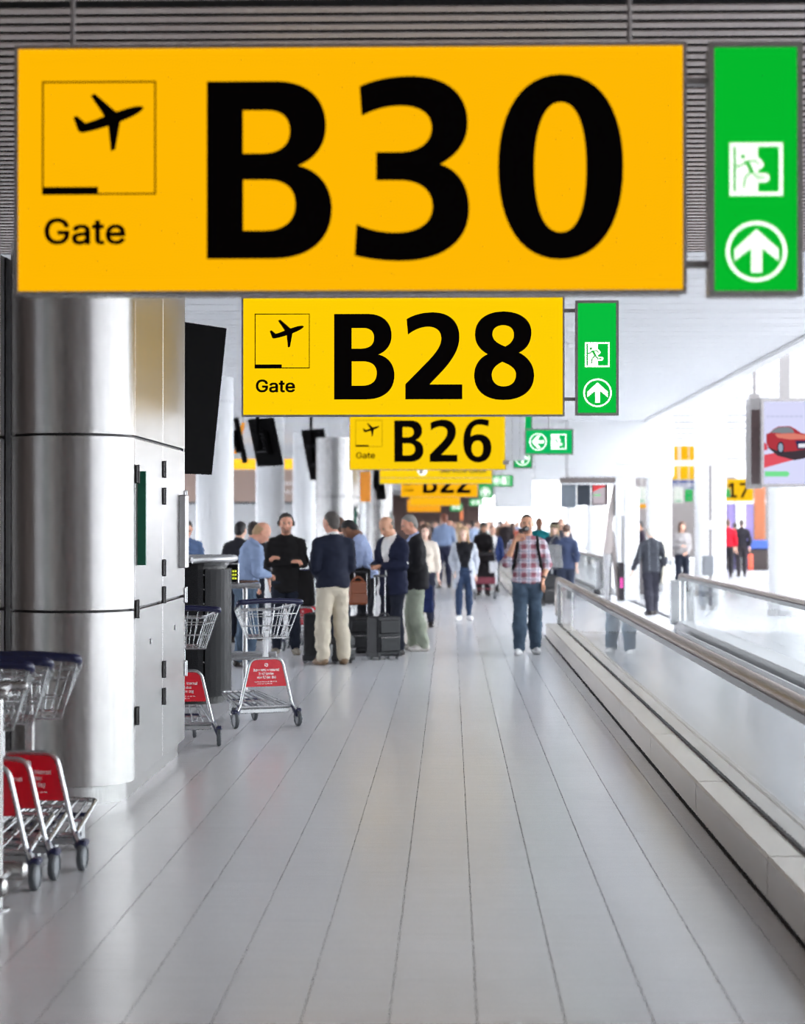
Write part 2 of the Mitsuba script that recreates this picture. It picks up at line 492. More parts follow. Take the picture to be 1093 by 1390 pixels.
def steel_cabinet(label, Y):
    t = thing('steel_cabinet', label, 'cabinet', 'steel service cabinets along the gate side', (0, Y, 0))
    r, L, x = 0.378, 2.28, -1.93
    seams = [0.105, 1.153, 2.207, 3.36]
    core = Polygon(plan(r, 0, L, x, 0.025))
    part(t, 'core', trimesh.creation.extrude_polygon(core, 3.22, engine='earcut').apply_translation([0, 0, .108]), M_BLACK)
    pl = Polygon(plan(r, 0, L, x, 0.05))
    pp = plan(r, 0, L, x, 0.045)
    part(t, 'plinth', wall_strip(pp + [pp[0]], 0.0, 0.14), M_STEEL_FLAT)
    g = 0.008
    # curved sheets with horizontal joints
    arc = plan(r, 0, L, x)[:49]
    for a, b in zip(seams[:-1], seams[1:]):
        v, f, uv, s = [], [], [], 0.0
        for i, (px, py) in enumerate(arc):
            s += 0 if i == 0 else math.dist(arc[i - 1], arc[i])
            for z in (a + g, b - g):
                v.append([px, py, z]); uv.append([s, z])
        for i in range(len(arc) - 1):
            f += [[2 * i, 2 * i + 1, 2 * i + 3], [2 * i, 2 * i + 3, 2 * i + 2]]
        part(t, 'curved_sheet', trimesh.Trimesh(np.array(v), np.array(f), process=False), M_STEEL, True, uv=np.array(uv))
        part(t, 'side_sheet', quad_panel(x - 2 * r, 0.0, L, a + g, b - g, -1), M_STEEL_FLAT)
    part(t, 'top_sheet', trimesh.creation.extrude_polygon(Polygon(plan(r, 0, L, x)), 0.03, engine='earcut').apply_translation([0, 0, 3.345]), M_STEEL_FLAT)
    # three doors on the flat flank, in three tiers
    ds = [0.0, 1.17, 2.28]
    for a, b in zip(seams[:-1], seams[1:]):
        for y0, y1 in zip(ds[:-1], ds[1:]):
            part(t, 'door', cbox(x - 0.024, x, y0 + 0.004, y1 - 0.004, a + g, b - g, 0.003), M_STEEL_FLAT)
    part(t, 'end_sheet', cbox(x - 2 * r + .01, x - .004, L - 0.024, L + 0.002, 0.11, 3.34, 0.004), M_STEEL_FLAT)
    hinge = lambda yy, z: cat(cbox(x - 0.004, x + 0.014, yy - 0.033, yy + 0.033, z - 0.055, z + 0.055, 0.004), cyl((x + 0.014, yy, z - 0.057), (x + 0.014, yy, z + 0.057), 0.010, 10))
    for yy, zs in ((0.03, (1.153, 0.50, 1.98)), (1.17, (0.52, 0.70, 1.2, 1.38, 1.86, 2.04)), (2.25, (0.63, 1.16, 1.86))):
        for z in zs:
            part(t, 'hinge', hinge(yy, z), M_BLACK if yy < 2 else M_ALU, 30)
    for yy, z in ((0.62, 0.92), (1.75, 0.95)):
        part(t, 'lock', cyl((x - 0.01, yy, z), (x + 0.008, yy, z), 0.018, 14), M_CHROME, 30)
    part(t, 'label_strip', cbox(x - 0.002, x + 0.05, 0.10, 0.125, 1.42, 2.0, 0.002), paint(10, 84, 62, 0.4), label='dark green edge strip')
    part(t, 'conduit', cbox(x - 0.002, x + 0.05, 1.96, 2.12, 1.36, 1.88, 0.006), M_ALU, label='grey vertical box')
    return t


def wall_strip(pts, z0, z1):
    v, f = [], []
    for p in pts:
        v += [[p[0], p[1], z0], [p[0], p[1], z1]]
    for i in range(len(pts) - 1):
        f += [[2 * i, 2 * i + 1, 2 * i + 3], [2 * i, 2 * i + 3, 2 * i + 2]]
    return trimesh.Trimesh(np.array(v), np.array(f), process=False)


def quad_panel(x, y0, y1, z0, z1, s):
    return cbox(x, x - s * 0.024, y0 + 0.004, y1 - 0.004, z0, z1, 0.003)


sc0 = steel_cabinet('large brushed steel cabinet with a rounded end, nearest the camera', 12.12)
dup(sc0, 'rounded steel cabinet behind the queue, second along the gate side', (0, 39.6, 0))
dup(sc0, 'small distant rounded steel cabinet behind the bald man in the queue', (0, 63.2, 0))
# steel panel wall left of the first cabinet
struct('wall_steel', box(-5.0, -2.745, 12.2, 12.5, 0.0, 3.32), M_BLACK)
for a, b in ((0.105, 1.153), (1.153, 2.207), (2.207, 3.33)):
    for xa, xb in ((-3.72, -2.745), (-4.7, -3.72)):
        part('wall_steel', 'panel', cbox(xa + 0.006, xb - 0.006, 12.1, 12.2, a + 0.008, b - 0.008, 0.004), M_STEEL_FLAT)

# ================================================================== gate signs
GLYPH = {
    'B': (1200.0, 1312.0, 66.0, 'M 66 112 L 540 112 C 760 115 872 240 872 415 C 872 545 800 640 685 683 C 830 715 912 830 912 975 C 912 1180 770 1310 520 1312 L 66 1312 Z',
          ['M 310 308 L 470 308 C 580 308 628 365 628 450 C 628 545 560 600 440 600 L 310 600 Z', 'M 312 778 L 470 778 C 600 778 665 840 665 945 C 665 1060 590 1122 450 1122 L 312 1122 Z']),
    '3': (1200.0, 1312.0, 73.0, 'M 105 150 C 200 105 330 80 470 82 C 710 88 835 215 835 400 C 835 530 760 620 650 678 C 775 715 845 830 845 980 C 845 1205 660 1330 390 1330 C 270 1330 160 1315 73 1292 L 85 1080 C 170 1120 260 1138 350 1138 C 510 1138 598 1070 598 965 C 598 850 510 785 370 785 L 218 785 L 218 595 L 370 595 C 510 595 592 530 592 430 C 592 335 510 282 385 282 C 290 282 205 305 120 348 Z', []),
    '0': (1200.0, 1312.0, 52.0, 'M 473 75 C 750 75 893 330 893 695 C 893 1080 740 1322 473 1322 C 200 1322 52 1080 52 695 C 52 330 205 75 473 75 Z',
          ['M 473 262 C 600 262 645 470 645 700 C 645 950 600 1140 473 1140 C 345 1140 295 950 295 700 C 295 470 350 262 473 262 Z']),
    '2': (641.6, 767.0, 63.0, 'M 73 165 C 130 130 200 115 268 115 C 400 115 468 190 468 300 C 468 390 420 465 345 550 L 243 657 L 490 657 L 490 767 L 63 767 L 63 655 L 240 475 C 305 405 333 360 333 310 C 333 255 295 222 235 222 C 180 222 130 245 83 280 Z', []),
    '8': (641.6, 767.0, 567.0, 'M 785 110 C 915 110 995 175 995 265 C 995 335 965 390 902 418 C 975 455 1015 515 1015 590 C 1015 705 925 773 785 773 C 645 773 567 700 567 590 C 567 520 600 460 668 430 C 605 395 573 345 573 280 C 573 180 650 110 785 110 Z',
          ['M 785 212 C 835 212 865 240 865 285 C 865 325 840 352 800 373 C 740 350 703 325 703 280 C 703 238 735 212 785 212 Z', 'M 777 487 C 840 510 880 540 880 580 C 880 640 845 672 785 672 C 730 672 698 635 698 585 C 698 545 725 512 777 487 Z']),
    '6': (357.0, 417.0, 703.0, 'M 925 60 L 920 112 C 890 102 860 98 835 98 C 790 100 768 140 768 200 C 785 185 810 180 845 180 C 910 182 945 230 945 295 C 945 370 905 420 835 422 C 750 424 703 350 703 245 C 703 125 755 48 850 48 C 875 48 900 52 925 60 Z',
          ['M 828 235 C 855 235 873 260 873 300 C 873 345 855 372 828 372 C 795 372 775 345 775 300 C 775 260 797 235 828 235 Z']),
}
PLANE = 'M 460 170 L 490 152 L 650 290 C 700 275 780 245 830 248 C 858 250 862 264 840 280 C 800 320 730 340 680 365 L 643 572 L 612 582 L 592 395 C 530 415 440 440 390 443 C 372 440 365 430 360 415 L 330 330 L 355 318 L 420 372 C 470 360 520 340 562 322 Z'
SW, SPX = 2.45, 915 / 2.45          # a gate sign's width, and the picture's scale on the first one
SH = 341 / SPX


def glyph_shape(ch):
    cap, base, left, outer, holes = GLYPH[ch]
    g = path(outer)
    for h in holes:
        g = g.difference(path(h))
    k = 1.0 / cap
    return affinity.affine_transform(g, [k, 0, 0, -k, -left * k, base * k])


def hung_box(t, w, h, d, face_rgb, k=1.0, frame=0.013, rods=(0.2, 2.25), bsdf=None):
    """A lit sign box hanging from the ceiling: housing, frame, lit face, rods. Local: x right, z up from the lower edge, face at y = 0."""
    part(t, 'housing', cbox(0.004, w - 0.004, 0.012, d, 0.004, h - 0.004, 0.006), M_FRAME)
    fr = sbox(0, 0, w, h).difference(sbox(frame, frame, w - frame, h - frame))
    part(t, 'frame', flat(fr, 0.03, (0, 0.022, 0)), M_FRAME)
    part(t, 'face', flat(sbox(frame, frame, w - frame, h - frame), 0.006, (0, 0.011, 0)), M_INK, **glow(*face_rgb, k))
    z0 = places[t].matrix[2, 3]
    for x in rods:
        part(t, 'rod', cyl((x, d / 2, h - 0.01), (x, d / 2, CZ - float(z0) + 0.02), 0.009, 8), M_FRAME, 30)


def gate_sign(px, py_top, Y, word, label, yellow, lift=0.0):
    P = at(px, py_top, Y)
    t = thing('gate_sign', label, 'sign', 'yellow gate signs hanging in a row', (P[0], P[1], P[2] - SH))
    hung_box(t, SW, SH, 0.14, yellow)
    q = lambda x, y: ((x - 20) / SPX, SH - (y - 62) / SPX)
    M = M_INK
    if word:
        cap = 242 / SPX
        for ch, x in zip(word, (283.2, 485.0, 680.0)):
            if ch in '26':
                x += 5 if Y > 20 else 0
            g = affinity.scale(glyph_shape(ch), cap, cap, origin=(0, 0))
            X, Z = q(x, 354.3)
            part(t, 'letter', flat(affinity.translate(g, X, Z), 0.003, (0, 0.0045, 0)), M)
        (ax, az), (bx, bz) = q(57.4, 111), q(213.5, 266)
        part(t, 'icon_outline', flat(sbox(ax, bz, bx, az).difference(sbox(ax + .0055, bz + .0055, bx - .0055, az - .0055)), 0.002, (0, 0.0045, 0)), M)
        bx0, bz0 = q(59.2, 265.6)
        part(t, 'runway_bar', flat(sbox(bx0, bz0, bx0 + 75 / SPX, bz0 + 10.2 / SPX), 0.003, (0, 0.0042, 0)), M)
        k = 1 / 5.465 / SPX
        ox, oz = q(40, 100)
        part(t, 'plane_icon', flat(affinity.affine_transform(path(PLANE), [k, 0, 0, -k, ox, oz]), 0.003, (0, 0.0045, 0)), M)
        gx, gz = q(57.5, 332.5)
        part(t, 'gate_lettering', fit_text('Gate', 33.5 / SPX, 114.5 / SPX, gx, 0.0045, gz, bold=True), M)
    return t


gate_sign(20, 62, 7.23, 'B30', 'huge yellow hanging sign reading Gate B30, nearest of the gate signs', (255, 184, 0))
gate_sign(328, 402.5, 15.07, 'B28', 'yellow hanging sign reading Gate B28, under the B30 sign', (255, 207, 0))
gate_sign(474, 559, 31.0, 'B26', 'yellow hanging sign reading Gate B26, under the B28 sign', (252, 206, 4))
gate_sign(544, 636.0, 63.0, 'B22', 'small yellow hanging sign with the lower part of B22 showing', (255, 184, 10))
gate_sign(556, 661.0, 96.0, '', 'plain yellow strip of a far hanging sign just below the B22 sign', (255, 188, 20))
gate_sign(553, 678.0, 146.0, '', 'farthest and smallest yellow hanging sign above the crowd', (255, 170, 30))
# service desk sign
P = at(515, 630, 42.5)
t = thing('service_desk_sign', 'yellow hanging sign reading Service desk below the B26 sign', 'sign', None, (P[0], P[1], P[2] - 0.43))
hung_box(t, 2.42, 0.43, 0.14, (255, 212, 8))
part(t, 'arrow_disc', flat(Point(0.92, 0.29).buffer(0.105), 0.002, (0, 0.0045, 0)), M_PRINT, **glow(255, 250, 225))
part(t, 'arrow', flat(unary_union([LineString([(0.97, 0.34), (0.88, 0.25)]).buffer(0.014), LineString([(0.87, 0.31), (0.87, 0.24), (0.94, 0.24)]).buffer(0.014)]), 0.002, (0, 0.002, 0)), M_BLACK)
part(t, 'lettering', fit_text('Service desk', 0.105, 1.02, 1.28, 0.0045, 0.24), M_BLACK)
part(t, 'divider', box(0.02, 2.40, 0.0, 0.006, 0.128, 0.142), M_FRAME)

# ================================================================== emergency exit signs
def door_icon(s):
    """Way-out emblem in a unit square: frame, door, runner."""
    fr = sbox(0, 0, 1, 1).difference(sbox(0.07, 0.07, 0.93, 0.93))
    k = 1 / 460.0
    white = unary_union([fr, sbox(0.12, 0, 0.53, 0.95)])
    q = lambda x, y: ((x - 100) * k, 1 - (y - 135) * k)
    man = [LineString([q(345, 290), q(372, 325), q(345, 350)]).buffer(0.05), LineString([q(340, 440), q(405, 440)]).buffer(0.085)]
    white = unary_union([white] + man)
    runner = unary_union([Point(q(215, 255)).buffer(0.045), LineString([q(250, 305), q(292, 380)]).buffer(0.04), LineString([q(292, 380), q(340, 440), q(400, 438)]).buffer(0.02),
                          LineString([q(285, 385), q(235, 440), q(222, 520)]).buffer(0.02), LineString([q(240, 300), q(205, 330), q(155, 342)]).buffer(0.02), LineString([q(255, 297), q(320, 290), q(352, 322)]).buffer(0.018)])
    return affinity.scale(white.difference(runner), s, s, origin=(0, 0))


def arrow_icon(r, deg=0.0):
    k = r / 265.0
    a = Polygon([(0, 195), (193, 20), (193, -85), (50, 30), (48, -185), (-45, -185), (-45, 30), (-190, -85), (-190, 20)])
    ring = Point(0, 0).buffer(265, 48).difference(Point(0, 0).buffer(232, 48))
    return affinity.rotate(affinity.scale(unary_union([a, ring]), k, k, origin=(0, 0)), deg, origin=(0, 0))


def exit_sign(px0, py0, px1, py1, Y, label, icons, green=(0, 186, 52), rods=True, white=(244, 255, 236), bracket=False):
    """icons: ('door' | 'arrow', x, y, size, turn) in picture points."""
    A, B = at(px0, py0, Y), at(px1, py1, Y)
    w, h = B[0] - A[0], A[2] - B[2]
    k = w / (px1 - px0)
    t = thing('exit_sign', label, 'exit sign', 'green emergency exit signs', (A[0], Y, B[2]))
    hung_box(t, w, h, 0.12, green, frame=min(0.02, 0.06 * w), rods=(w / 2,) if rods else ())
    for kind, x, yy, s, turn in icons:
        X, Z = (x - px0) * k, (py1 - yy) * k
        if kind == 'door':
            g = affinity.translate(door_icon(s * k), X - s * k / 2, Z - s * k / 2)
            part(t, 'running_man_emblem', flat(g, 0.003, (0, 0.0045, 0)), M_PRINT, **glow(*white))
        else:
            part(t, 'arrow_emblem', flat(affinity.translate(arrow_icon(s * k, turn), X, Z), 0.003, (0, 0.0045, 0)), M_PRINT, **glow(*white))
    if bracket:
        for yy in bracket:
            z = (py1 - yy) * k
            part(t, 'bracket', cbox(-0.085, 0.01, 0.03, 0.08, z - 0.012, z + 0.012, 0.003), M_FRAME)
    return t


exit_sign(962, 57, 1090, 402, 7.23, 'large tall green exit sign next to the B30 sign', [('door', 1027, 228, 72.5, 0), ('arrow', 1027.2, 340.5, 41.5, 0)], (0, 184, 44), bracket=(104, 356), rods=False)
exit_sign(781, 408, 840, 564, 15.07, 'tall green exit sign next to the B28 sign', [('door', 811, 481, 34, 0), ('arrow', 811.3, 533, 19.5, 0)], (2, 190, 62), bracket=(420, 541), rods=False)
exit_sign(712, 582, 778.5, 617.5, 28.2, 'wide green exit sign with a white arrow pointing left', [('arrow', 730.5, 599.7, 11.8, 90), ('door', 758.5, 599.5, 21, 0)], (0, 186, 98))
exit_sign(696.5, 562, 723, 636, 31.0, 'tall green exit sign half hidden behind the grey box by the B26 sign', [('arrow', 709.5, 622, 10, 0)], (0, 172, 88))
exit_sign(666, 644.5, 697, 661, 46.0, 'small wide green exit sign near the Service desk sign', [('arrow', 674.5, 652.5, 5.8, 90), ('door', 686.5, 652.5, 10.5, 0)], (0, 186, 90))
exit_sign(649.5, 640, 669.5, 677, 63.0, 'small tall green exit sign with arrow next to the B22 sign', [('arrow', 659, 668, 7, 0)], (0, 160, 74))
exit_sign(637, 677, 656, 687, 92.0, 'tiny green exit sign hanging over the crowd, left of the grey bulkhead', [('arrow', 643, 682, 3.4, 90), ('door', 650.5, 682, 6, 0)], (0, 176, 84))
exit_sign(611, 683, 628, 694, 140.0, 'tiniest green exit sign beside the farthest yellow sign', [('arrow', 617, 688.5, 3.4, 90), ('door', 623.5, 688.5, 5.5, 0)], (0, 164, 84))
# grey sign box seen beside the B26 sign
A, B = at(686, 560, 29.6), at(713, 625, 29.6)
t = thing('grey_sign_box', 'light grey blank sign box hanging right beside the B26 sign', 'sign box', None, (A[0], 29.6, B[2]))
w, h = B[0] - A[0], A[2] - B[2]
part(t, 'housing', cbox(0, w, 0, 0.12, 0, h, 0.01), M_WALL)
part(t, 'seam', cat([box(x, x + 0.006, -0.002, 0.01, 0.01, h - 0.01) for x in (0.10, 0.21)]), M_FRAME)
part(t, 'bracket', cbox(-0.03, 0.06, 0.02, 0.08, -0.06, 0.005, 0.004), M_FRAME)
part(t, 'rod', cyl((w / 2, 0.06, h - 0.01), (w / 2, 0.06, CZ - B[2]), 0.009, 8), M_FRAME)

# ================================================================== moving walkways
def balustrade(x, ya, yb, label, side, curb=True, pane=2.0, glass_tint=M_GLASS):
    """side +1: the walkway lies to the right of it."""
    t = thing('walkway_balustrade', label, 'balustrade', 'glass balustrades of the moving walkways', (x, 0, 0))
    s = side
    if curb:
        n = max(1, round((yb - ya) / 2.4))
        ys = np.linspace(ya - 0.35, yb + 0.35, n + 1)
        for a, b in zip(ys[:-1], ys[1:]):
            part(t, 'curb', cbox(-0.18 * s, 0.012 * s, a + 0.0015, b - 0.0015, 0.012, 0.21, 0.012), paint(178, 172, 166, 0.32))
        part(t, 'shadow_gap', box(-0.165 * s, 0.0, ya - 0.33, yb + 0.33, 0.0, 0.02), M_BLACK)
        part(t, 'glazing_gasket', cbox(-0.012, 0.012, ya - 0.30, yb + 0.30, 0.205, 0.222, 0.002), M_RUBBER)
        part(t, 'deck', cbox(0.012 * s, 0.23 * s, ya - 0.35, yb + 0.35, 0.0, 0.12, 0.008), M_ALU)
    else:
        part(t, 'deck', cbox(-0.24 * s, 0.10 * s, ya - 0.35, yb + 0.35, 0.0, 0.16, 0.01), M_ALU)
    z0 = 0.215 if curb else 0.16
    n = max(1, round((yb - ya) / pane))
    ys = np.linspace(ya, yb, n + 1)
    for a, b in zip(ys[:-1], ys[1:]):
        part(t, 'pane', (np.array([[0, a + 0.004, z0], [0, b - 0.004, z0], [0, b - 0.004, 0.83], [0, a + 0.004, 0.83]]), np.array([[0, 1, 2, 3]])), glass_tint)
    # handrail: an aluminium track with the rubber rail over it, turned down at its ends
    pr = Polygon([(-0.036, 0.80), (0.036, 0.80), (0.042, 0.845), (-0.042, 0.845)])
    m = trimesh.creation.extrude_polygon(pr, yb - ya, engine='earcut')
    R = np.eye(4); R[:3, 0], R[:3, 1], R[:3, 2], R[:3, 3] = (1, 0, 0), (0, 0, 1), (0, -1, 0), (0, yb, 0)
    part(t, 'rail_track', m.apply_transform(R), M_CHROME)
    oval = affinity.scale(Point(0, 0).buffer(1, 10), 0.050, 0.030)
    prof = np.array(oval.exterior.coords)[:-1]
    line = bend([(ya - 0.22, 0.34), (ya - 0.34, 0.60), (ya - 0.20, 0.868), (ya + 0.2, 0.868), (yb - 0.2, 0.868), (yb + 0.20, 0.868), (yb + 0.34, 0.60), (yb + 0.22, 0.34)], 0.2, 7)
    tg = np.gradient(line, axis=0); tg /= np.linalg.norm(tg, axis=1, keepdims=True)
    v = np.vstack([[[p[0], y - tz * p[1], z + ty * p[1]] for p in prof] for (y, z), (ty, tz) in zip(line, tg)])
    k = len(prof)
    f = []
    for i in range(len(line) - 1):
        for j in range(k):
            l = (j + 1) % k
            f += [[i * k + j, i * k + l, (i + 1) * k + l], [i * k + j, (i + 1) * k + l, (i + 1) * k + j]]
    part(t, 'handrail', trimesh.Trimesh(v, np.array(f), process=True), M_RAIL, 50, label='rounded brown metallic handrail')
    for yy, d in ((ya, -1), (yb, 1)):
        P = Polygon([(0, 0.13), (0, 0.81), (0.16, 0.80), (0.27, 0.70), (0.28, 0.55), (0.20, 0.36), (0.20, 0.13)])
        m = trimesh.creation.extrude_polygon(P, 0.05, engine='earcut')
        R = np.eye(4); R[:3, 0], R[:3, 1], R[:3, 2], R[:3, 3] = (0, d, 0), (0, 0, 1), (1, 0, 0), (-0.025, yy, 0)
        if d < 0:
            m.invert()
        part(t, 'newel_panel', m.apply_transform(R), M_CHROME)
        part(t, 'newel_post', cbox(0.03 * s, 0.20 * s, yy - 0.03, yy + 0.05, 0.10, 0.80, 0.02), M_CHROME)
    return t


balustrade(1.575, 1.5, 28.9, 'long near glass balustrade with brown handrail along the walking lane', 1)
balustrade(3.60, 1.5, 31.0, 'second glass balustrade, on the far side of the near walkway', -1, curb=False)
balustrade(1.575, 46.5, 110.0, 'distant glass balustrade starting behind the plaid shirt man', 1, pane=3.0)
balustrade(3.60, 47.0, 110.0, 'distant glass balustrade with a dark end beside the slanted pillar', -1, curb=False, pane=3.0)


def groove(p, n, uv):
    return 0.16 + 0.10 * dr.select(dr.sin(p.x * 700.0) > 0.2, 1.0, 0.0)


M_BELT = paint(150, 152, 156, 0.35, 0.55)
for ya, yb, lb in ((0.8, 29.4, 'grey moving walkway belt between the near glass balustrades'), (46.8, 110.4, 'grey moving walkway belt between the distant glass balustrades')):
    t = thing('moving_walkway', lb, 'moving walkway', 'moving walkway belts', (2.59, 0, 0))
    part(t, 'belt', cbox(-0.72, 0.72, ya, yb, 0.0, 0.05, 0.01), M_BELT)
    part(t, 'comb_plate', cbox(-0.74, 0.74, yb, yb + 0.5, 0.0, 0.055, 0.01), M_ALU)
    part(t, 'skirt', cat(cbox(-0.76, -0.725, ya, yb, 0, 0.11), cbox(0.725, 0.76, ya, yb, 0, 0.11)), M_ALU)
struct('trim_8', cbox(1.40, 3.80, 29.95, 46.4, -0.01, 0.004, 0.001), paint(196, 198, 202, 0.3))
struct('trim_9', cbox(3.60, 3.82, 0, 46, -0.01, 0.003, 0.001), M_TILE)

# ================================================================== people
def snets(f, lo, hi, h):
    """The zero surface of f (negative inside) as a mesh."""
    lo, hi = np.asarray(lo, float), np.asarray(hi, float)
    n = np.maximum(3, np.ceil((hi - lo) / h).astype(int) + 1)
    ax = [(lo[k] + h * np.arange(n[k])).astype(np.float32) for k in range(3)]
    P = np.stack(np.meshgrid(*ax, indexing='ij'), -1)
    D = f(P.reshape(-1, 3)).reshape(n).astype(np.float32)
    for k in range(3):
        sl = [slice(None)] * 3
        for e in (0, -1):
            sl[k] = e
            D[tuple(sl)] = np.maximum(D[tuple(sl)], 1e-3)
    S = D < 0
    c = [slice(0, -1), slice(1, None)]
    cnt = sum(S[c[i], c[j], c[k]].astype(np.int8) for i in (0, 1) for j in (0, 1) for k in (0, 1))
    act = (cnt > 0) & (cnt < 8)
    idx = np.full(act.shape, -1)
    ijk = np.argwhere(act)
    idx[act] = np.arange(len(ijk))
    acc, num = np.zeros((len(ijk), 3)), np.zeros(len(ijk))
    corner = np.array([[i, j, k] for i in (0, 1) for j in (0, 1) for k in (0, 1)])
    for a in range(8):
        for b in range(a + 1, 8):
            if np.abs(corner[a] - corner[b]).sum() == 1:
                pa, pb = ijk + corner[a], ijk + corner[b]
                da, db = D[tuple(pa.T)], D[tuple(pb.T)]
                cr = (da < 0) != (db < 0)
                t = np.where(cr, da / np.where(cr, da - db, 1), 0)
                acc += np.where(cr[:, None], pa + t[:, None] * (pb - pa), 0)
                num += cr
    V = lo + h * acc / num[:, None]
    faces = []
    for k in range(3):
        u, w = (k + 1) % 3, (k + 2) % 3
        a = [slice(None)] * 3; a[k] = slice(0, -1)
        b = [slice(None)] * 3; b[k] = slice(1, None)
        sa, sb = S[tuple(a)], S[tuple(b)]
        e = np.argwhere(sa != sb)
        e = e[(e[:, u] > 0) & (e[:, w] > 0)]
        flip = sa[tuple(e.T)]
        du, dw = np.eye(3, dtype=int)[u], np.eye(3, dtype=int)[w]
        q = np.stack([idx[tuple((e - du - dw).T)], idx[tuple((e - dw).T)], idx[tuple(e.T)], idx[tuple((e - du).T)]], 1)
        ok = (q >= 0).all(1)
        q, flip = q[ok], flip[ok]
        q = np.where(flip[:, None], q, q[:, ::-1])
        faces.append(q)
    q = np.vstack(faces)
    return trimesh.Trimesh(V, np.vstack([q[:, [0, 1, 2]], q[:, [0, 2, 3]]]), process=False)


def cone(p, a, b, ra, rb):
    a, b = np.asarray(a, np.float32), np.asarray(b, np.float32)
    ab = b - a
    t = np.clip(((p - a) @ ab) / max(float(ab @ ab), 1e-9), 0, 1)
    return np.linalg.norm(p - a - t[:, None] * ab, axis=1) - (ra + (rb - ra) * t)


def ell(p, c, r, R=None):
    q = p - np.asarray(c, np.float32)
    if R is not None:
        q = q @ R
    r = np.asarray(r, np.float32)
    l = np.linalg.norm(q / r, axis=1)
    return (l - 1) * l / np.maximum(np.linalg.norm(q / (r * r), axis=1), 1e-6)


def smin(ds, k):
    m = np.minimum.reduce(ds)
    return m - k * np.log(sum(np.exp(-(d - m) / k) for d in ds))


def smax(a, b, k=0.008):
    m = np.maximum(a, b)
    return m + k * np.log(np.exp((a - m) / k) + np.exp((b - m) / k))


def rot(ax, deg):
    a = math.radians(deg); c, s = math.cos(a), math.sin(a)
    return np.array({'x': [[1, 0, 0], [0, c, -s], [0, s, c]], 'y': [[c, 0, s], [0, 1, 0], [-s, 0, c]], 'z': [[c, -s, 0], [s, c, 0], [0, 0, 1]]}[ax], float)


def pose(H=1.78, lean=0.0, twist=0.0, stance=0.10, step=0.0, head=(0, 0, 0), arms=('down', 'down'), fem=False, girth=1.0, side=0.0):
    """Joints in metres: feet at z = 0, the figure looks along +y, its right hand is at +x."""
    k = H / 1.78
    J = {'k': k, 'fem': fem, 'girth': girth}
    w = 0.156 if fem else 0.180
    R = rot('z', twist) @ rot('y', side) @ rot('x', -lean)
    pel = np.array([0, 0, 0.95])
    up = lambda x, y, z: pel + R @ (np.array([x, y, z]) - pel)
    J['R'], J['pel'] = R, pel * k
    J['waist'], J['chest'], J['neck'] = up(0, 0.0, 1.10), up(0, 0.0, 1.30), up(0, -0.015, 1.485)
    Hd = R @ rot('z', head[1]) @ rot('x', -head[0]) @ rot('y', head[2])
    J['HR'] = Hd
    J['head'] = J['neck'] + R @ np.array([0, 0.012, 0.06]) + Hd @ np.array([0, 0.022, 0.115])
    for s, n in ((1, 'R'), (-1, 'L')):
        st = step * s
        J['hip' + n] = np.array([0.088 * s, 0, 0.91])
        J['kne' + n] = np.array([(0.045 + stance * 0.5) * s, 0.035 + 0.55 * max(st, 0) + 0.15 * min(st, 0), 0.495])
        J['ank' + n] = np.array([stance * s, -0.025 + st, 0.085 ])
        J['toe' + n] = np.array([(stance + 0.035) * s, 0.145 + st, 0.032])
        J['sho' + n] = up(w * s, -0.012, 1.398)
        a = arms[0 if s > 0 else 1]
        if isinstance(a, str):
            E, W, D, U = {
                'down': ((w + 0.06, -0.03, 1.13), (w + 0.075, 0.05, 0.875), (0.05, 0.2, -1), (-1, 0, 0)),
                'swing': ((w + 0.06, -0.12, 1.15), (w + 0.05, -0.05, 0.90), (0, 0.3, -1), (-1, 0, 0)),
                'fore': ((w + 0.06, 0.04, 1.14), (w + 0.03, 0.25, 0.98), (0, 0.8, -0.6), (-1, 0, 0)),
                'phone': ((w + 0.055, 0.02, 1.15), (0.085, 0.235, 1.15), (-0.75, 0.65, 0.12), (0.1, 0.1, 1)),
                'low': ((w + 0.042, 0.0, 1.14), (0.09, 0.19, 1.00), (-0.6, 0.7, -0.4), (-0.2, 0.4, 1)),
                'pocket': ((w + 0.075, -0.10, 1.15), (w + 0.02, 0.045, 0.955), (-0.25, 0.5, -1), (-1, 0, 0)),
                'drink': ((w + 0.085, 0.06, 1.165), (0.165, 0.215, 1.445), (-0.62, 0.22, 0.68), (0.5, -0.9, 0.2)),
                'cross': ((w + 0.035, 0.045, 1.16), (-0.055, 0.19, 1.175), (-1, 0.03, 0.10), (0, 0.4, 1)),
                'crossb': ((w + 0.035, 0.045, 1.15), (-0.045, 0.155, 1.215), (-1, 0.03, 0.16), (0, 0.4, 1)),
                'strap': ((w + 0.05, 0.0, 1.14), (w - 0.03, 0.13, 1.30), (-0.4, 0.1, 1), (-1, 0.5, 0)),
                'push': ((w + 0.05, 0.06, 1.13), (w - 0.02, 0.32, 1.07), (0, 1, -0.1), (-0.3, 0, 1)),
            }[a]
        else:
            E, W, D, U = a
        f = lambda q: up(q[0] * s, q[1], q[2])
        J['elb' + n], J['wri' + n] = f(E), f(W)
        J['hd' + n] = R @ np.array([D[0] * s, D[1], D[2]], float)
        J['hu' + n] = R @ np.array([U[0] * s, U[1], U[2]], float)
    for q in list(J):
        if isinstance(J[q], np.ndarray) and J[q].shape == (3,) and q[:2] not in ('hd', 'hu') and q != 'pel':
            J[q] = J[q] * k
    return J


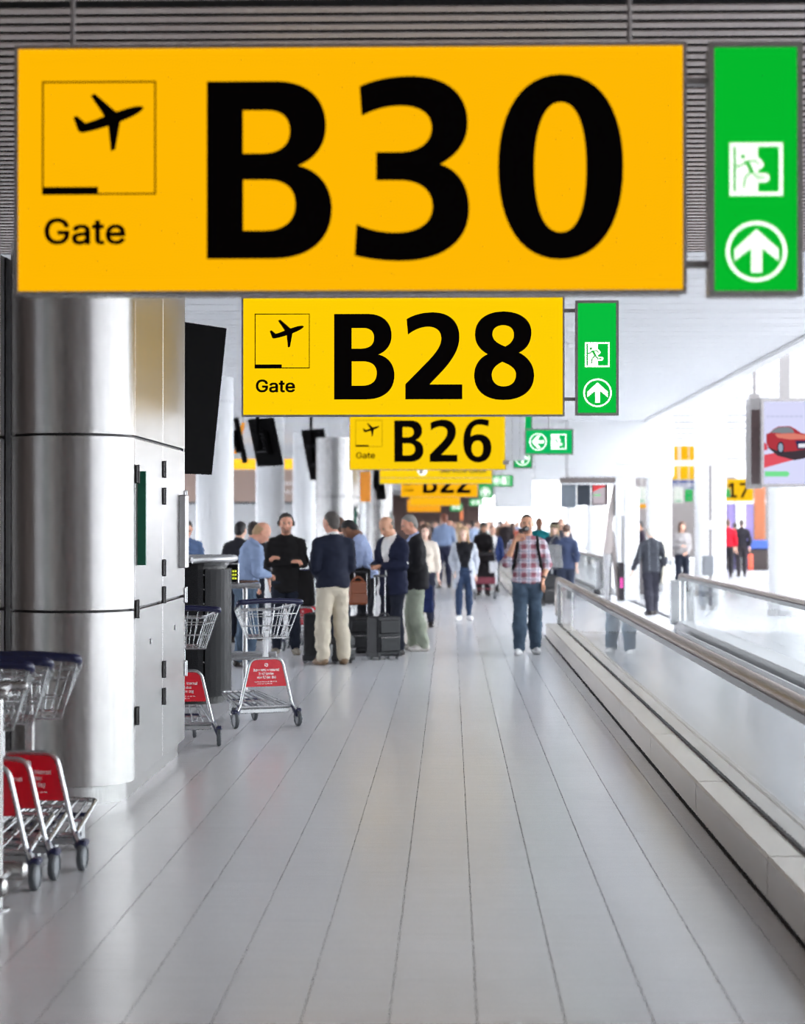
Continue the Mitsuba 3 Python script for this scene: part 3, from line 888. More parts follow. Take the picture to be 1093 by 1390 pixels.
def torso_prims(p, J, o):
    k, R, g = J['k'], J['R'], J['girth']
    fem = J['fem']
    wa = (0.128, 0.098) if fem else (0.145 * g, 0.108 * g)
    ch = (0.150, 0.112) if fem else (0.168 * (0.5 + g / 2), 0.118 * (0.5 + g / 2))
    hp = (0.168, 0.118) if fem else (0.160 * (0.5 + g / 2), 0.118 * (0.6 + g * .4))
    e = lambda c, r, Q: ell(p, c, np.array(r) * k + o, Q)
    out = [e(J['pel'] + np.array([0, 0, -0.01]), (hp[0], hp[1], 0.13), np.eye(3)), e(J['waist'], (wa[0], wa[1], 0.17), R), e(J['chest'], (ch[0], ch[1], 0.19), R),
           cone(p, J['shoL'] * 0.80 + J['shoR'] * 0.20, J['shoL'] * 0.20 + J['shoR'] * 0.80, 0.066 * k + o, 0.066 * k + o)] + [
           cone(p, J['neck'] - R @ np.array([0, 0.012, 0.012]) * k, J['sho' + n] + R @ np.array([0, 0, 0.004]) * k, 0.050 * k + o, 0.046 * k + o) for n in 'RL'] + [
           cone(p, J['neck'] - R @ np.array([0, 0, 0.05]) * k, J['neck'] + R @ np.array([0, 0, 0.01]) * k, 0.075 * k + o, 0.055 * k + o * 0.6)]
    if fem:
        out += [ell(p, J['chest'] + R @ np.array([0.068 * s, 0.088, -0.02]) * k, np.array([0.062, 0.055, 0.062]) * k + o, R) for s in (1, -1)]
    return out


def arm_prims(p, J, n, o, to=1.0, thin=1.0):
    k = J['k'] * thin
    S, E, W = J['sho' + n], J['elb' + n], J['wri' + n]
    W = E + (W - E) * to
    return [cone(p, S, S + (E - S) * 0.4, 0.056 * k + o, 0.051 * k + o), cone(p, S + (E - S) * 0.35, E, 0.052 * k + o, 0.041 * k + o),
            cone(p, E, E + (W - E) * 0.35, 0.041 * k + o, 0.041 * k + o), cone(p, E + (W - E) * 0.35, W, 0.041 * k + o, (0.041 - 0.013 * to) * k + o)]


def leg_prims(p, J, n, o, loose=0.0, to=1.0):
    k, g = J['k'], 0.6 + 0.4 * J['girth']
    A, K, B = J['hip' + n], J['kne' + n], J['ank' + n]
    B = K + (B - K) * to
    return [cone(p, A, A + (K - A) * 0.35, 0.088 * k * g + o, 0.078 * k * g + o + loose * .4), cone(p, A + (K - A) * 0.35, K, 0.078 * k * g + o + loose * .4, 0.053 * k + o + loose),
            cone(p, K, K + (B - K) * 0.35, 0.053 * k + o + loose, 0.056 * k + o + loose), cone(p, K + (B - K) * 0.35, B, 0.056 * k + o + loose, (0.036 + 0.004 * (1 - to)) * k + o + loose * 1.3)]


def span(pts, m):
    pts = np.array(pts)
    return pts.min(0) - m, pts.max(0) + m


def hand_mesh(J, n, curl, h):
    """Palm, four unequal bent fingers and a thumb from the palm's side. Local: y to the fingertips, x to the thumb, z out of the back of the hand."""
    s = 1 if n == 'R' else -1
    y = J['hd' + n] / np.linalg.norm(J['hd' + n])
    z = J['hu' + n] - y * (J['hu' + n] @ y); z /= np.linalg.norm(z)
    x = np.cross(y, z) * (-s)
    k = J['k'] * (0.93 if J['fem'] else 1.0)
    prims = [((0, -0.012, 0), (0, 0.015, 0), 0.026, 0.024)]
    for fx, L, base in ((0.029, 0.92, 0.088), (0.0095, 1.0, 0.093), (-0.0105, 0.94, 0.089), (-0.029, 0.76, 0.080)):
        prims.append(((fx * 0.45, 0.012, 0), (fx, base, 0), 0.016, 0.0108))
        q = np.array([fx, base, 0.0]); a = math.radians(curl * 0.45)
        for seg, da, r0, r1 in ((0.043, 1.0, 0.0098, 0.0090), (0.027, 0.9, 0.0090, 0.0082), (0.022, 0.55, 0.0082, 0.0070)):
            e = q + seg * L * np.array([fx * 0.25 / 0.03, math.cos(a), -math.sin(a)]) / math.hypot(1, fx * 0.25 / 0.03)
            prims.append((q, e, r0, r1)); q = e; a += math.radians(curl * da)
    t0, t1 = np.array([0.018, 0.022, -0.004]), np.array([0.044, 0.052, -0.018])
    t2 = t1 + 0.034 * np.array([0.35, 0.85, -0.35 - curl / 160]); t3 = t2 + 0.026 * np.array([0.02, 0.9, -0.3 - curl / 160])
    prims += [(t0, t1, 0.0165, 0.0125), (t1, t2, 0.0115, 0.0100), (t2, t3, 0.0098, 0.0075)]
    pts = np.array([q for a in prims for q in a[:2]]) * k
    f = lambda p: smin([cone(p, np.array(a) * k, np.array(b) * k, ra * k, rb * k) for a, b, ra, rb in prims], 0.0022)
    m = snets(f, pts.min(0) - 0.026, pts.max(0) + 0.026, h)
    M = np.stack([x, y, z], 1)
    v = m.vertices @ M.T + J['wri' + n]
    m = trimesh.Trimesh(v, m.faces if np.linalg.det(M) > 0 else m.faces[:, ::-1], process=False)
    return m


def head_sdf(p, fem):
    j = 0.93 if fem else 1.0
    d = smin([ell(p, (0, -0.014, 0.034), (0.077, 0.097, 0.086)), ell(p, (0, 0.022, -0.035), (0.060 * j, 0.070, 0.078)), ell(p, (0, 0.052, -0.088), (0.028 * j, 0.030, 0.024)),
              ell(p, (0, 0.070, 0.026), (0.052, 0.018, 0.014)), ell(p, (0.040, 0.056, -0.022), (0.022, 0.022, 0.022)), ell(p, (-0.040, 0.056, -0.022), (0.022, 0.022, 0.022))], 0.010)
    for s in (1, -1):
        d = smax(d, -ell(p, (0.031 * s, 0.097, 0.006), (0.019, 0.017, 0.012)), 0.006)
    d = smin([d, cone(p, (0, 0.086, 0.012), (0, 0.108, -0.026), 0.0085, 0.0145), ell(p, (0.012, 0.094, -0.032), (0.010, 0.011, 0.008)), ell(p, (-0.012, 0.094, -0.032), (0.010, 0.011, 0.008)),
              ell(p, (0, 0.083, -0.060), (0.026, 0.014, 0.010))], 0.005)
    for s in (1, -1):
        d = smin([d, ell(p, (0.080 * s, -0.012, -0.004), (0.011, 0.021, 0.033), rot('z', 18 * s))], 0.004)
    return smin([d, cone(p, (0, -0.018, -0.05), (0, -0.03, -0.19), 0.054 * j, 0.058 * j)], 0.016)


def hair_sdf(style):
    def f(p):
        x, y, z = p[:, 0], p[:, 1], p[:, 2]
        cap = ell(p, (0, -0.016, 0.037), (0.0845, 0.1045, 0.0935))
        line = np.interp(y, [-.12, -.07, -.04, -.012, .02, .048, .075], [-.118, -.104, -.066, -.006, .034, .070, .084])      # the hairline falls from forehead to nape
        if style == 'short':
            return smax(smin([cap, ell(p, (0, -0.048, -0.030), (0.070, 0.068, 0.086))], 0.012), line - z, 0.016)
        if style == 'crop':
            return smax(smin([ell(p, (0, -0.015, 0.035), (0.0805, 0.1005, 0.0895)), ell(p, (0, -0.046, -0.028), (0.067, 0.064, 0.080))], 0.012), line + 0.000 - z, 0.010)
        if style == 'fringe':       # bald on top, hair round the back and sides
            return smax(smax(smin([ell(p, (0, -0.016, 0.034), (0.082, 0.102, 0.085)), ell(p, (0, -0.046, -0.028), (0.068, 0.066, 0.080))], 0.012), np.maximum(line - z, z - 0.035), 0.004), y - 0.012, 0.004)
        if style == 'bun':
            return smin([smax(cap, line - z, 0.004), ell(p, (0, -0.115, 0.055), (0.042, 0.036, 0.042))], 0.01)
        if style == 'veil':         # a scarf that leaves the face free
            v = smin([ell(p, (0, -0.016, 0.03), (0.092, 0.112, 0.102)), ell(p, (0, -0.03, -0.16), (0.11, 0.085, 0.11))], 0.03)
            return smax(v, -ell(p, (0, 0.10, -0.02), (0.058, 0.07, 0.075)), 0.006)
        big = smin([ell(p, (0, -0.018, 0.037), (0.089, 0.107, 0.096))] + [cone(p, (0.074 * s, -0.01, 0.02), (0.085 * s, 0.0, -0.19), 0.030, 0.026) for s in (1, -1)] + [cone(p, (0, -0.07, 0.03), (0, -0.095, -0.21), 0.062, 0.058)], 0.016)
        return smax(big, -smin([ell(p, (0, 0.088, -0.030), (0.062, 0.075, 0.092)), cone(p, (0, 0.02, -0.10), (0, 0.02, -0.3), 0.055, 0.06)], 0.01), 0.006)
    return f


SKIN = {'fair': paint(222, 172, 148, 0.5), 'tan': paint(198, 146, 116, 0.5), 'ruddy': paint(206, 148, 122, 0.5), 'brown': paint(128, 86, 62, 0.5), 'pale': paint(234, 196, 176, 0.5)}
HAIR = {'black': paint(24, 20, 20, 0.55), 'dark': paint(46, 36, 32, 0.6), 'brown': paint(82, 56, 42, 0.6), 'grey': paint(120, 116, 112, 0.7), 'blond': paint(172, 140, 104, 0.6), 'white': paint(226, 222, 214, 0.7), 'salt': paint(78, 72, 68, 0.7), 'ginger': paint(120, 66, 46, 0.6), 'stubble': paint(142, 102, 84, 0.7)}


def wrinkle(m, amp, seed, stretch=(9, 9, 22)):
    if amp:
        n = m.vertex_normals
        d = meshkit.fbm(m.vertices * np.array(stretch), 3, seed) - 0.5
        m.vertices = m.vertices + n * (2 * amp * d)[:, None]
    return m


NPERSON = [0]


def person(label, X, Y, rz, J, skin='fair', hair=('short', 'dark'), top=None, legs=None, shoes=(40, 36, 34), jacket=None, group=None, fine=1.0, beard=None, curl=(28, 28), sleeve=0.97, hem=None,
           neckline=0.0, extra=None, legloose=0.012, leg_to=0.97, face=True, jopen=0.05, jhem=0.80, skirt=None):
    """top / legs / jacket / shoes: a BSDF key. fine: the size of the details, 1 = near."""
    NPERSON[0] += 1
    sd = NPERSON[0] * 13
    t = thing('person', label, 'person', group, (X, Y, 0), rz)
    k, R = J['k'], J['R']
    h = 0.0145 * fine
    # ---- the body, one surface: trunk, limbs, head and hands joined
    lo, hi = span([J[q] for q in ('pel', 'chest', 'neck', 'shoL', 'shoR', 'elbL', 'elbR', 'wriL', 'wriR', 'ankL', 'ankR', 'toeL', 'toeR', 'kneL', 'kneR')], 0.14)
    lo[2] = -0.02
    hi[2] = J['neck'][2] + 0.05
    hi = np.maximum(hi, span([J['wriL'], J['wriR'], J['elbL'], J['elbR']], 0.06)[1])

    def fbody(p):
        ds = torso_prims(p, J, -0.012)
        for n in 'RL':
            ds += arm_prims(p, J, n, -0.003) + leg_prims(p, J, n, -0.010)
            ds += [cone(p, J['ank' + n] - np.array([0, 0.02, 0.02]), J['toe' + n], 0.034, 0.024)]
        return smin(ds, 0.012)
    hh = 0.0068 * max(1.0, fine * 0.9)
    HR, HC = J['HR'], J['head']
    hm = snets(lambda p: head_sdf(p, J['fem']), (-0.11, -0.13, -0.175), (0.11, 0.135, 0.135), hh)

    def to_head(m, sc=1.0):
        m.vertices = (m.vertices * k * sc) @ HR.T + HC
        return m
    bits = [snets(fbody, lo, hi, h * 1.15), to_head(hm)] + [hand_mesh(J, n, c, 0.0046 * max(1.0, fine * 0.8)) for n, c in zip('RL', curl)]
    try:
        ms = [m3.Manifold(m3.Mesh(np.asarray(b.vertices, np.float32), np.asarray(b.faces, np.uint32))) for b in bits]
        u = m3.Manifold.batch_boolean(ms, m3.OpType.Add)
        assert u.num_tri() > 500 and all(q.status() == m3.Error.NoError for q in ms)
        body = tm(u)
    except Exception:
        body = cat(bits)
    part(t, 'body', body, SKIN[skin], True)
    # ---- face and hair
    if face:
        for s in (1, -1):
            e = to_head(trimesh.creation.icosphere(2, 0.0118).apply_translation([0.031 * s, 0.076, 0.007]))
            part(t, 'eye', e, paint(150, 132, 122, 0.4), True)
            part(t, 'iris', to_head(trimesh.creation.icosphere(1, 0.0064).apply_translation([0.031 * s, 0.0835, 0.0065])), HAIR['dark'], True)
            b = trimesh.creation.icosphere(2, 1.0); b.apply_transform(np.diag([0.018, 0.006, 0.0036, 1])); b.apply_transform(trimesh.transformations.rotation_matrix(0.12 * s, [0, 1, 0])); b.apply_translation([0.031 * s, 0.0855, 0.0245])
            part(t, 'eyebrow', to_head(b), HAIR[hair[1]] if hair[1] not in ('white',) else HAIR['grey'], True)
        b = trimesh.creation.icosphere(2, 1.0); b.apply_transform(np.diag([0.023, 0.006, 0.0055, 1])); b.apply_translation([0, 0.0935, -0.0605])
        part(t, 'mouth', to_head(b), paint(168, 98, 90, 0.5), True)
    if beard:
        f = lambda p: smax(smax(head_sdf(p, False) - 0.0022, np.maximum(p[:, 2] + 0.040, -(p[:, 2] + 0.128)), 0.004), smax(0.012 - p[:, 1], -ell(p, (0, 0.10, -0.0605), (0.022, 0.03, 0.0075)), 0.004), 0.004)
        part(t, 'beard', to_head(snets(f, (-0.09, -0.02, -0.14), (0.09, 0.125, -0.02), 0.006)), HAIR[beard], True)
    if hair[0] != 'bald':
        lo_h = (-0.15, -0.19, -0.30) if hair[0] in ('long', 'veil') else (-0.11, -0.175, -0.13)
        hm = snets(hair_sdf(hair[0]), lo_h, (0.15, 0.12, 0.16), 0.0075 * max(1.0, fine * 0.8))
        part(t, 'scarf' if hair[0] == 'veil' else 'hair', to_head(wrinkle(hm, 0.003, sd, (60, 60, 60))), HAIR[hair[1]], True)
    # ---- trousers
    up = lambda z: J['pel'] + R @ (np.array([0, 0, z]) * k - J['pel'])
    zax = R[:, 2]
    if legs:
        top_z = 1.035 * k

        def flegs(p):
            ds = [ell(p, J['pel'] + np.array([0, 0, -0.01]), np.array([0.162 * (0.5 + J['girth'] / 2), 0.122 * (0.6 + J['girth'] * .4), 0.135]) * k + 0.010, np.eye(3)), ell(p, J['waist'], np.array([0.146 * J['girth'], 0.110 * J['girth'], 0.17]) * k + 0.006, R) if not J['fem'] else ell(p, J['waist'], np.array([0.130, 0.100, 0.17]) * k + 0.006, R)]
            a = smin(ds + leg_prims(p, J, 'R', 0.008, legloose, leg_to) + leg_prims(p, J, 'L', 0.008, legloose, leg_to), 0.010)
            return smax(a, (p - up(1.035)) @ zax, 0.006)
        lo2, hi2 = span([J[q] for q in ('pel', 'ankL', 'ankR', 'kneL', 'kneR')], 0.2)
        hi2[2] = up(1.06)[2] + 0.05
        lo2[2] = 0.02
        part(t, 'trousers', wrinkle(snets(flegs, lo2, hi2, h), 0.021 if fine < 1.6 else 0, sd + 1, (9, 9, 13)), legs, True)
    # ---- shirt, then jacket, by one recipe
    def garment(o, zlow, sl, opening, collar, loose):
        lo2, hi2 = span([J[q] for q in ('pel', 'waist', 'chest', 'neck', 'shoL', 'shoR', 'elbL', 'elbR', 'wriL', 'wriR')], 0.17)
        lo2[2] = min(lo2[2], up(zlow)[2] - 0.03)

        def f(p):
            ds = torso_prims(p, J, o)
            if zlow < 0.96:
                c0 = J['pel'] + np.array([0, 0, 0.06])
                c1 = up(zlow) - np.array([0, 0, 0.10])
                q = p.copy(); q[:, 1] = (q[:, 1] - c0[1]) * 1.38 + c0[1]
                ds.append(cone(q, c0, c1, 0.166 * k * (0.5 + J['girth'] / 2) + o, 0.172 * k * (0.5 + J['girth'] / 2) + o + loose))
            d = smin(ds, 0.014)
            for n in 'RL':
                d = smin([d] + arm_prims(p, J, n, o + 0.002, sl), 0.011)
            L = (p - J['pel']) @ R           # in the trunk's own axes
            lx, ly, lz = L[:, 0], L[:, 1], L[:, 2] / k + 0.95
            d = smax(d, (zlow - lz) * k, 0.005)
            nk = (p - J['neck']) @ R
            coll = collar - 0.30 * np.clip(nk[:, 1], -0.2, 0.2) * (1 if opening is None else 1.2)
            d = np.where(np.hypot(nk[:, 0], nk[:, 1]) < 0.098, smax(d, nk[:, 2] - coll, 0.005), d)
            if opening is not None:
                wz = np.clip((lz - 1.06) / 0.40, 0, 1) * 0.085 + np.where(lz < 1.0, (1.0 - lz) * 0.16, 0) + opening * 0.12
                d = np.where((ly > 0.0), smax(d, wz - np.abs(lx + 0.01), 0.004), d)
            return d
        return snets(f, lo2, hi2, h)
    if top:
        z = hem if hem is not None else (0.985 if jacket else 0.94)
        part(t, 'shirt', wrinkle(garment(0.008 if jacket else 0.013, z, sleeve, None, neckline + 0.028, 0.0), 0.0 if jacket else (0.017 if fine < 1.6 else 0), sd + 2), top, True)
        if not J['fem'] and hair[0] != 'veil':
            cm = lathe([[.060, -.022], [.073, -.026], [.0665, .030], [.058, .032]], 26)
            v = cm.vertices; v[:, 2] = v[:, 2] - 0.35 * np.clip(v[:, 1], -.1, .1); cm.vertices = (v * k) @ R.T + J['neck'] + R @ np.array([0, 0.004, 0.012]) * k
            part(t, 'collar', cm, top, True)
    if jacket:
        part(t, 'jacket', wrinkle(garment(0.020, jhem, 0.955, jopen, 0.022, 0.02), 0.020 if fine < 1.6 else 0, sd + 3, (7, 7, 11)), jacket, True)
    # ---- shoes
    if shoes:
        for n in 'RL':
            A, B = J['ank' + n], J['toe' + n]
            d = B - A; d[2] = 0; d /= np.linalg.norm(d)
            heel, ball, tip = A - d * 0.035, A + d * 0.115, A + d * 0.185
            z0 = A[2] - 0.085 * k
            g = lambda q, z: np.array([q[0], q[1], z0 + z])

            def fs(p):
                a = smin([cone(p, g(heel, 0.045), g(ball, 0.038), 0.042, 0.045), cone(p, g(ball, 0.036), g(tip, 0.030), 0.045, 0.032), cone(p, g(heel, 0.05), g(A, 0.075), 0.040, 0.045)], 0.01)
                return smax(a, z0 + 0.003 - p[:, 2], 0.003)
            lo3, hi3 = span([heel, tip, A], 0.07)
            lo3[2], hi3[2] = z0 - 0.012, z0 + 0.15
            part(t, 'shoe', snets(fs, lo3, hi3, 0.009 * max(1, fine * .8)), shoes, True)
    J['t'], J['pos'], J['rz'] = t, (X, Y), rz
    return t


def world(J, q):
    a = math.radians(J['rz'])
    return np.array([J['pos'][0] + q[0] * math.cos(a) - q[1] * math.sin(a), J['pos'][1] + q[0] * math.sin(a) + q[1] * math.cos(a), q[2]])


def spot(px, s):
    """Floor point below the picture column px at s picture points per metre."""
    Y = F / s
    return at(px, VY + EYE * s, Y)[0], Y


# patterned cloths
def plaid_fn(p, n, uv):
    a = p.x * 0.97
    u, v = a * 8.4, p.z * 8.4
    f = lambda q: q - dr.floor(q)
    bu, bv = smoothstep(0.30, 0.36, f(u)) * (1 - smoothstep(0.80, 0.86, f(u))), smoothstep(0.30, 0.36, f(v)) * (1 - smoothstep(0.80, 0.86, f(v)))
    base = mi.Color3f(0.62, 0.60, 0.66)
    red = mi.Color3f(0.22, 0.035, 0.06)
    c = mix(base, red, 0.45 * bu + 0.45 * bv)
    tu, tv = smoothstep(0.02, 0.05, f(u)) * (1 - smoothstep(0.14, 0.18, f(u))), smoothstep(0.02, 0.05, f(v)) * (1 - smoothstep(0.14, 0.18, f(v)))
    return mix(c, mi.Color3f(0.10, 0.12, 0.22), 0.5 * tu + 0.4 * tv)


M_PLAID = mat('plaid_cloth', {'type': 'twosided', 'bsdf': {'type': 'principled', 'base_color': proc(plaid_fn), 'roughness': 0.85, 'specular': 0.2}})


def denim_fn(p, n, uv):
    v = fbm(p.x * 9, p.y * 9, p.z * 4) * 0.9 + noise(p.x * 220, p.y * 220, p.z * 90) * 0.25
    return mix(mi.Color3f(0.020, 0.034, 0.058), mi.Color3f(0.088, 0.126, 0.178), v)


M_DENIM = mat('denim', {'type': 'twosided', 'bsdf': {'type': 'principled', 'base_color': proc(denim_fn), 'roughness': 0.85, 'specular': 0.2}})


def stripe_fn(p, n, uv):
    q = p.x * 6.0 + 0.35
    f = q - dr.floor(q)
    return mix(mi.Color3f(0.060, 0.064, 0.078), mi.Color3f(0.26, 0.28, 0.31), 0.6 * (smoothstep(0.0, 0.05, f) * (1 - smoothstep(0.10, 0.16, f))))


M_STRIPE = mat('striped_cloth', {'type': 'twosided', 'bsdf': {'type': 'principled', 'base_color': proc(stripe_fn), 'roughness': 0.85, 'specular': 0.2}})


def dots_fn(p, n, uv):
    u, v = (p.x + p.z * 0.5) * 22, p.z * 22
    a, b = u - dr.floor(u) - 0.5, v - dr.floor(v) - 0.5
    return mix(mi.Color3f(0.02, 0.02, 0.025), mi.Color3f(0.75, 0.75, 0.75), 1 - smoothstep(0.26, 0.34, dr.sqrt(a * a + b * b)))


M_DOTS = mat('dotted_cloth', {'type': 'twosided', 'bsdf': {'type': 'principled', 'base_color': proc(dots_fn), 'roughness': 0.7, 'specular': 0.3}})

# ================================================================== baggage trolleys
def wheel(c, r, w):
    x, y, z = c
    tyre = lathe([[r * 0.7, -w / 2], [r * 0.9, -w / 2], [r, -w / 4], [r, w / 4], [r * 0.9, w / 2], [r * 0.7, w / 2]], 24)
    hub = lathe([[0, -w * 0.42], [r * 0.72, -w * 0.36], [r * 0.72, w * 0.36], [0, w * 0.42]], 20)
    R = trimesh.transformations.rotation_matrix(math.pi / 2, [0, 1, 0])
    return [m.apply_transform(R).apply_translation([x, y, z]) for m in (tyre, hub)]


def trolley(label, loc, rz, group):
    t = thing('baggage_trolley', label, 'baggage trolley', group, loc, rz)
    # platform: two side bars, cross bars, slats; it rises to the front
    rl, rr_, fl, fr_ = (-.225, 0.03, .165), (.225, 0.03, .165), (-.15, .74, .235), (.15, .74, .235)
    part(t, 'platform_frame', tube(bend([rl, fl, fr_, rr_], .04, 4), .013, 8), M_CHROME, 40)
    for q in np.linspace(0.14, 0.86, 5):
        a = np.array(rl) * (1 - q) + np.array(rr_) * q
        b = np.array(fl) * (1 - q) + np.array(fr_) * q
        part(t, 'platform_bar', tube([a, b], .0075, 6), M_CHROME, 40)
    part(t, 'cross_bar', cat(tube([rl, rr_], .013, 8), tube([(-.20, .3, .192), (.20, .3, .192)], .007, 6), cbox(-.215, .215, .035, .065, .115, .15, .004)), M_CHROME, 40)
    # A-frame with the board
    af = bend([(-.262, -.03, .13), (-.225, 0, .18), (-.135, 0, .565), (.135, 0, .565), (.225, 0, .18), (.262, -.03, .13)], .06, 6)
    part(t, 'rear_frame', tube(af, .0125, 8), M_CHROME, 40)
    trap = Polygon([(-.183, .335), (.183, .335), (.131, .542), (.105, .558), (-.105, .558), (-.131, .542)])
    b = part(t, 'advert_board', flat(trap, .008, (0, 0.004, 0)), M_RED)
    part(b, 'emblem', flat(unary_union([Point(0, .513).buffer(.0155, 24).difference(Point(0, .513).buffer(.0095, 24)), affinity.rotate(sbox(-.003, .513, .003, .530), -35, origin=(0, .513))]), .0012, (0, -.0045, 0)), M_PRINT)
    for tx, z, w, hh in (('Bel + sms + internet', .462, .225, .021), ('in 42 landen', .432, .130, .021), ('voor €3 per dag', .402, .165, .021)):
        part(b, 'lettering', fit_text(tx, hh, w, 0, -.0046, z, True, True), M_PRINT)
    part(b, 'small_print', cat([box(-.10 + .2 * i / 9, -.10 + .2 * i / 9 + .017, -.0050, -.0040, z, z + .005) for z, n in ((.372, 9), (.356, 7)) for i in range(1 if n == 7 else 0, n)]), M_PRINT)
    # legs, wheels
    for s in (-1, 1):
        part(t, 'leg_bracket', tm(m3.Manifold.batch_hull([m3.Manifold.sphere(.017, 10).translate((s * .232, .0, .175)), m3.Manifold.sphere(.014, 10).translate((s * .262, -.03, .09)), m3.Manifold.sphere(.014, 10).translate((s * .258, .03, .12))])), M_NAVY, 40)
        a, hb = wheel((s * .272, -.02, .068), .068, .032)
        wk = part(t, 'wheel', a, M_TYRE, 40)
        part(wk, 'hub', hb, M_GREYW, 40)
        part(wk, 'guard', cbox(s * .272 - .024, s * .272 + .024, -.05, .03, .115, .15, .01), M_NAVY)
    part(t, 'front_axle', cat(cbox(-.135, .135, .60, .64, .165, .185, .005), tube([(0, .05, .13), (0, .62, .17)], .014, 8)), M_NAVY)
    for s in (-1, 1):
        a, hb = wheel((s * .095, .585, .058), .058, .028)
        wk = part(t, 'caster', a, M_TYRE, 40)
        part(wk, 'hub', hb, M_GREYW, 40)
        part(wk, 'fork', cat(cbox(s * .095 - .022, s * .095 - .017, .565, .63, .05, .15, .002), cbox(s * .095 + .017, s * .095 + .022, .565, .63, .05, .15, .002), cbox(s * .095 - .022, s * .095 + .022, .59, .64, .14, .17, .004)), M_CHROME)
    # post, basket, handle
    part(t, 'post', cat(cbox(-.022, .022, .004, .03, .55, .76, .006), cbox(-.016, .016, -.02, .03, .74, .80, .004)), M_ALU)
    B = lambda u, v: np.array([(u - .5) * (.34 - .12 * v), -.04 + .26 * v, .735 + .015 * v])          # floor of the basket
    Tp = lambda u, v: np.array([(u - .5) * (.53 - .18 * v), -.10 + .40 * v, 1.015 - .06 * v])          # its rim
    wires = []
    ring = [(0, 0), (1, 0), (1, 1), (0, 1)]
    for f in (0.0, .36, .72):
        wires.append(tube([B(*c) * (1 - f) + Tp(*c) * f for c in ring], .0042 if f else .0055, 5, True))
    for i in range(4):
        (u0, v0), (u1, v1) = ring[i], ring[(i + 1) % 4]
        n = 7 if i % 2 == 0 else 5
        for j in range(n):
            q = j / n
            u, v = u0 + (u1 - u0) * q, v0 + (v1 - v0) * q
            wires.append(tube([B(u, v), Tp(u, v)], .0034 if j else .0055, 5))
    for q in np.linspace(.12, .88, 6):
        wires.append(tube([B(q, 0), B(q, 1)], .0032, 5))
    for q in (.33, .66):
        wires.append(tube([B(0, q), B(1, q)], .0032, 5))
    part(t, 'basket', cat(wires), M_CHROME, 40)
    part(t, 'basket_rim', tube(bend([Tp(0, 0) + [0, .03, 0], Tp(0, 1), Tp(1, 1), Tp(1, 0) + [0, .03, 0]], .07, 5), .0135, 8), M_CHROME, 40)
    hp = bend([Tp(0, .12) + [-.004, 0, .004], Tp(0, -.04) + [-.004, 0, .016], np.array([0, -.125, 1.05]), Tp(1, -.04) + [.004, 0, .016], Tp(1, .12) + [.004, 0, .004]], .14, 8)
    part(t, 'handle', tube(hp, .0215, 10), M_NAVY, 50, label='dark navy grip')
    return t


X1, Y1 = -1.52, 16.35
tr = trolley('lone baggage trolley with red advert board in front of the black gate desk', (X1, Y1, 0), 24, None)
dup(tr, 'baggage trolley half hidden behind the steel cabinet', (-2.02, 14.95, 0), 8)
for i, lb in enumerate(('first nested baggage trolley, beside the rounded steel cabinet end', 'second of the three nested baggage trolleys by the steel rail', 'rearmost nested baggage trolley against the steel rail, nearest the camera')):
    dup(tr, lb, (-2.05 - (0, .085, .12)[i], 9.62 - .26 * i, 0), -4)
for i, lb in enumerate(('small far baggage trolley behind the headphone man, front of its row', 'small far baggage trolley behind the headphone man, back of its row')):
    x, y = spot(417 - 6 * i, 101 + 2 * i)
    dup(tr, lb, (x, y, 0), 20)

# steel guard rail by the nested trolleys
t = thing('guard_rail', 'double steel guard rail at the picture edge by the nested trolleys', 'guard rail', None, (0, 8.6, 0))
part(t, 'post', cyl((-1.965, 0, 0), (-1.965, 0, .95), .021, 16), M_STEEL_FLAT, 40)
part(t, 'floor_plate', cyl((-1.965, 0, 0), (-1.965, 0, .008), .05, 20), M_ALU, 30)
for yy in (-.20, .20):
    for z, r in ((.955, .024), (.135, .042)):
        prof = [[0, 0], [r, 0], [r, 1.45], [r * .93, 1.466], [r * .6, 1.478], [0, 1.482]]
        m = lathe(prof, 20).apply_transform(trimesh.transformations.rotation_matrix(math.pi / 2, [0, 1, 0])).apply_translation([-3.36, yy, z])
        part(t, 'rail', m, M_STEEL_FLAT, 35)
for z in (.955, .135):
    part(t, 'rail_mount', cbox(-1.985, -1.945, -.20, .20, z - .014, z + .014, .004), M_ALU)

# ================================================================== gate desk and barrier
def perf_fn(p, n, uv):
    a, b = (p.x + p.y) * 90, p.z * 90
    u, v = a - dr.floor(a) - .5, b - dr.floor(b) - .5
    return mix(mi.Color3f(.016, .016, .018), mi.Color3f(.004, .004, .005), 1 - smoothstep(.25, .36, dr.sqrt(u * u + v * v)))


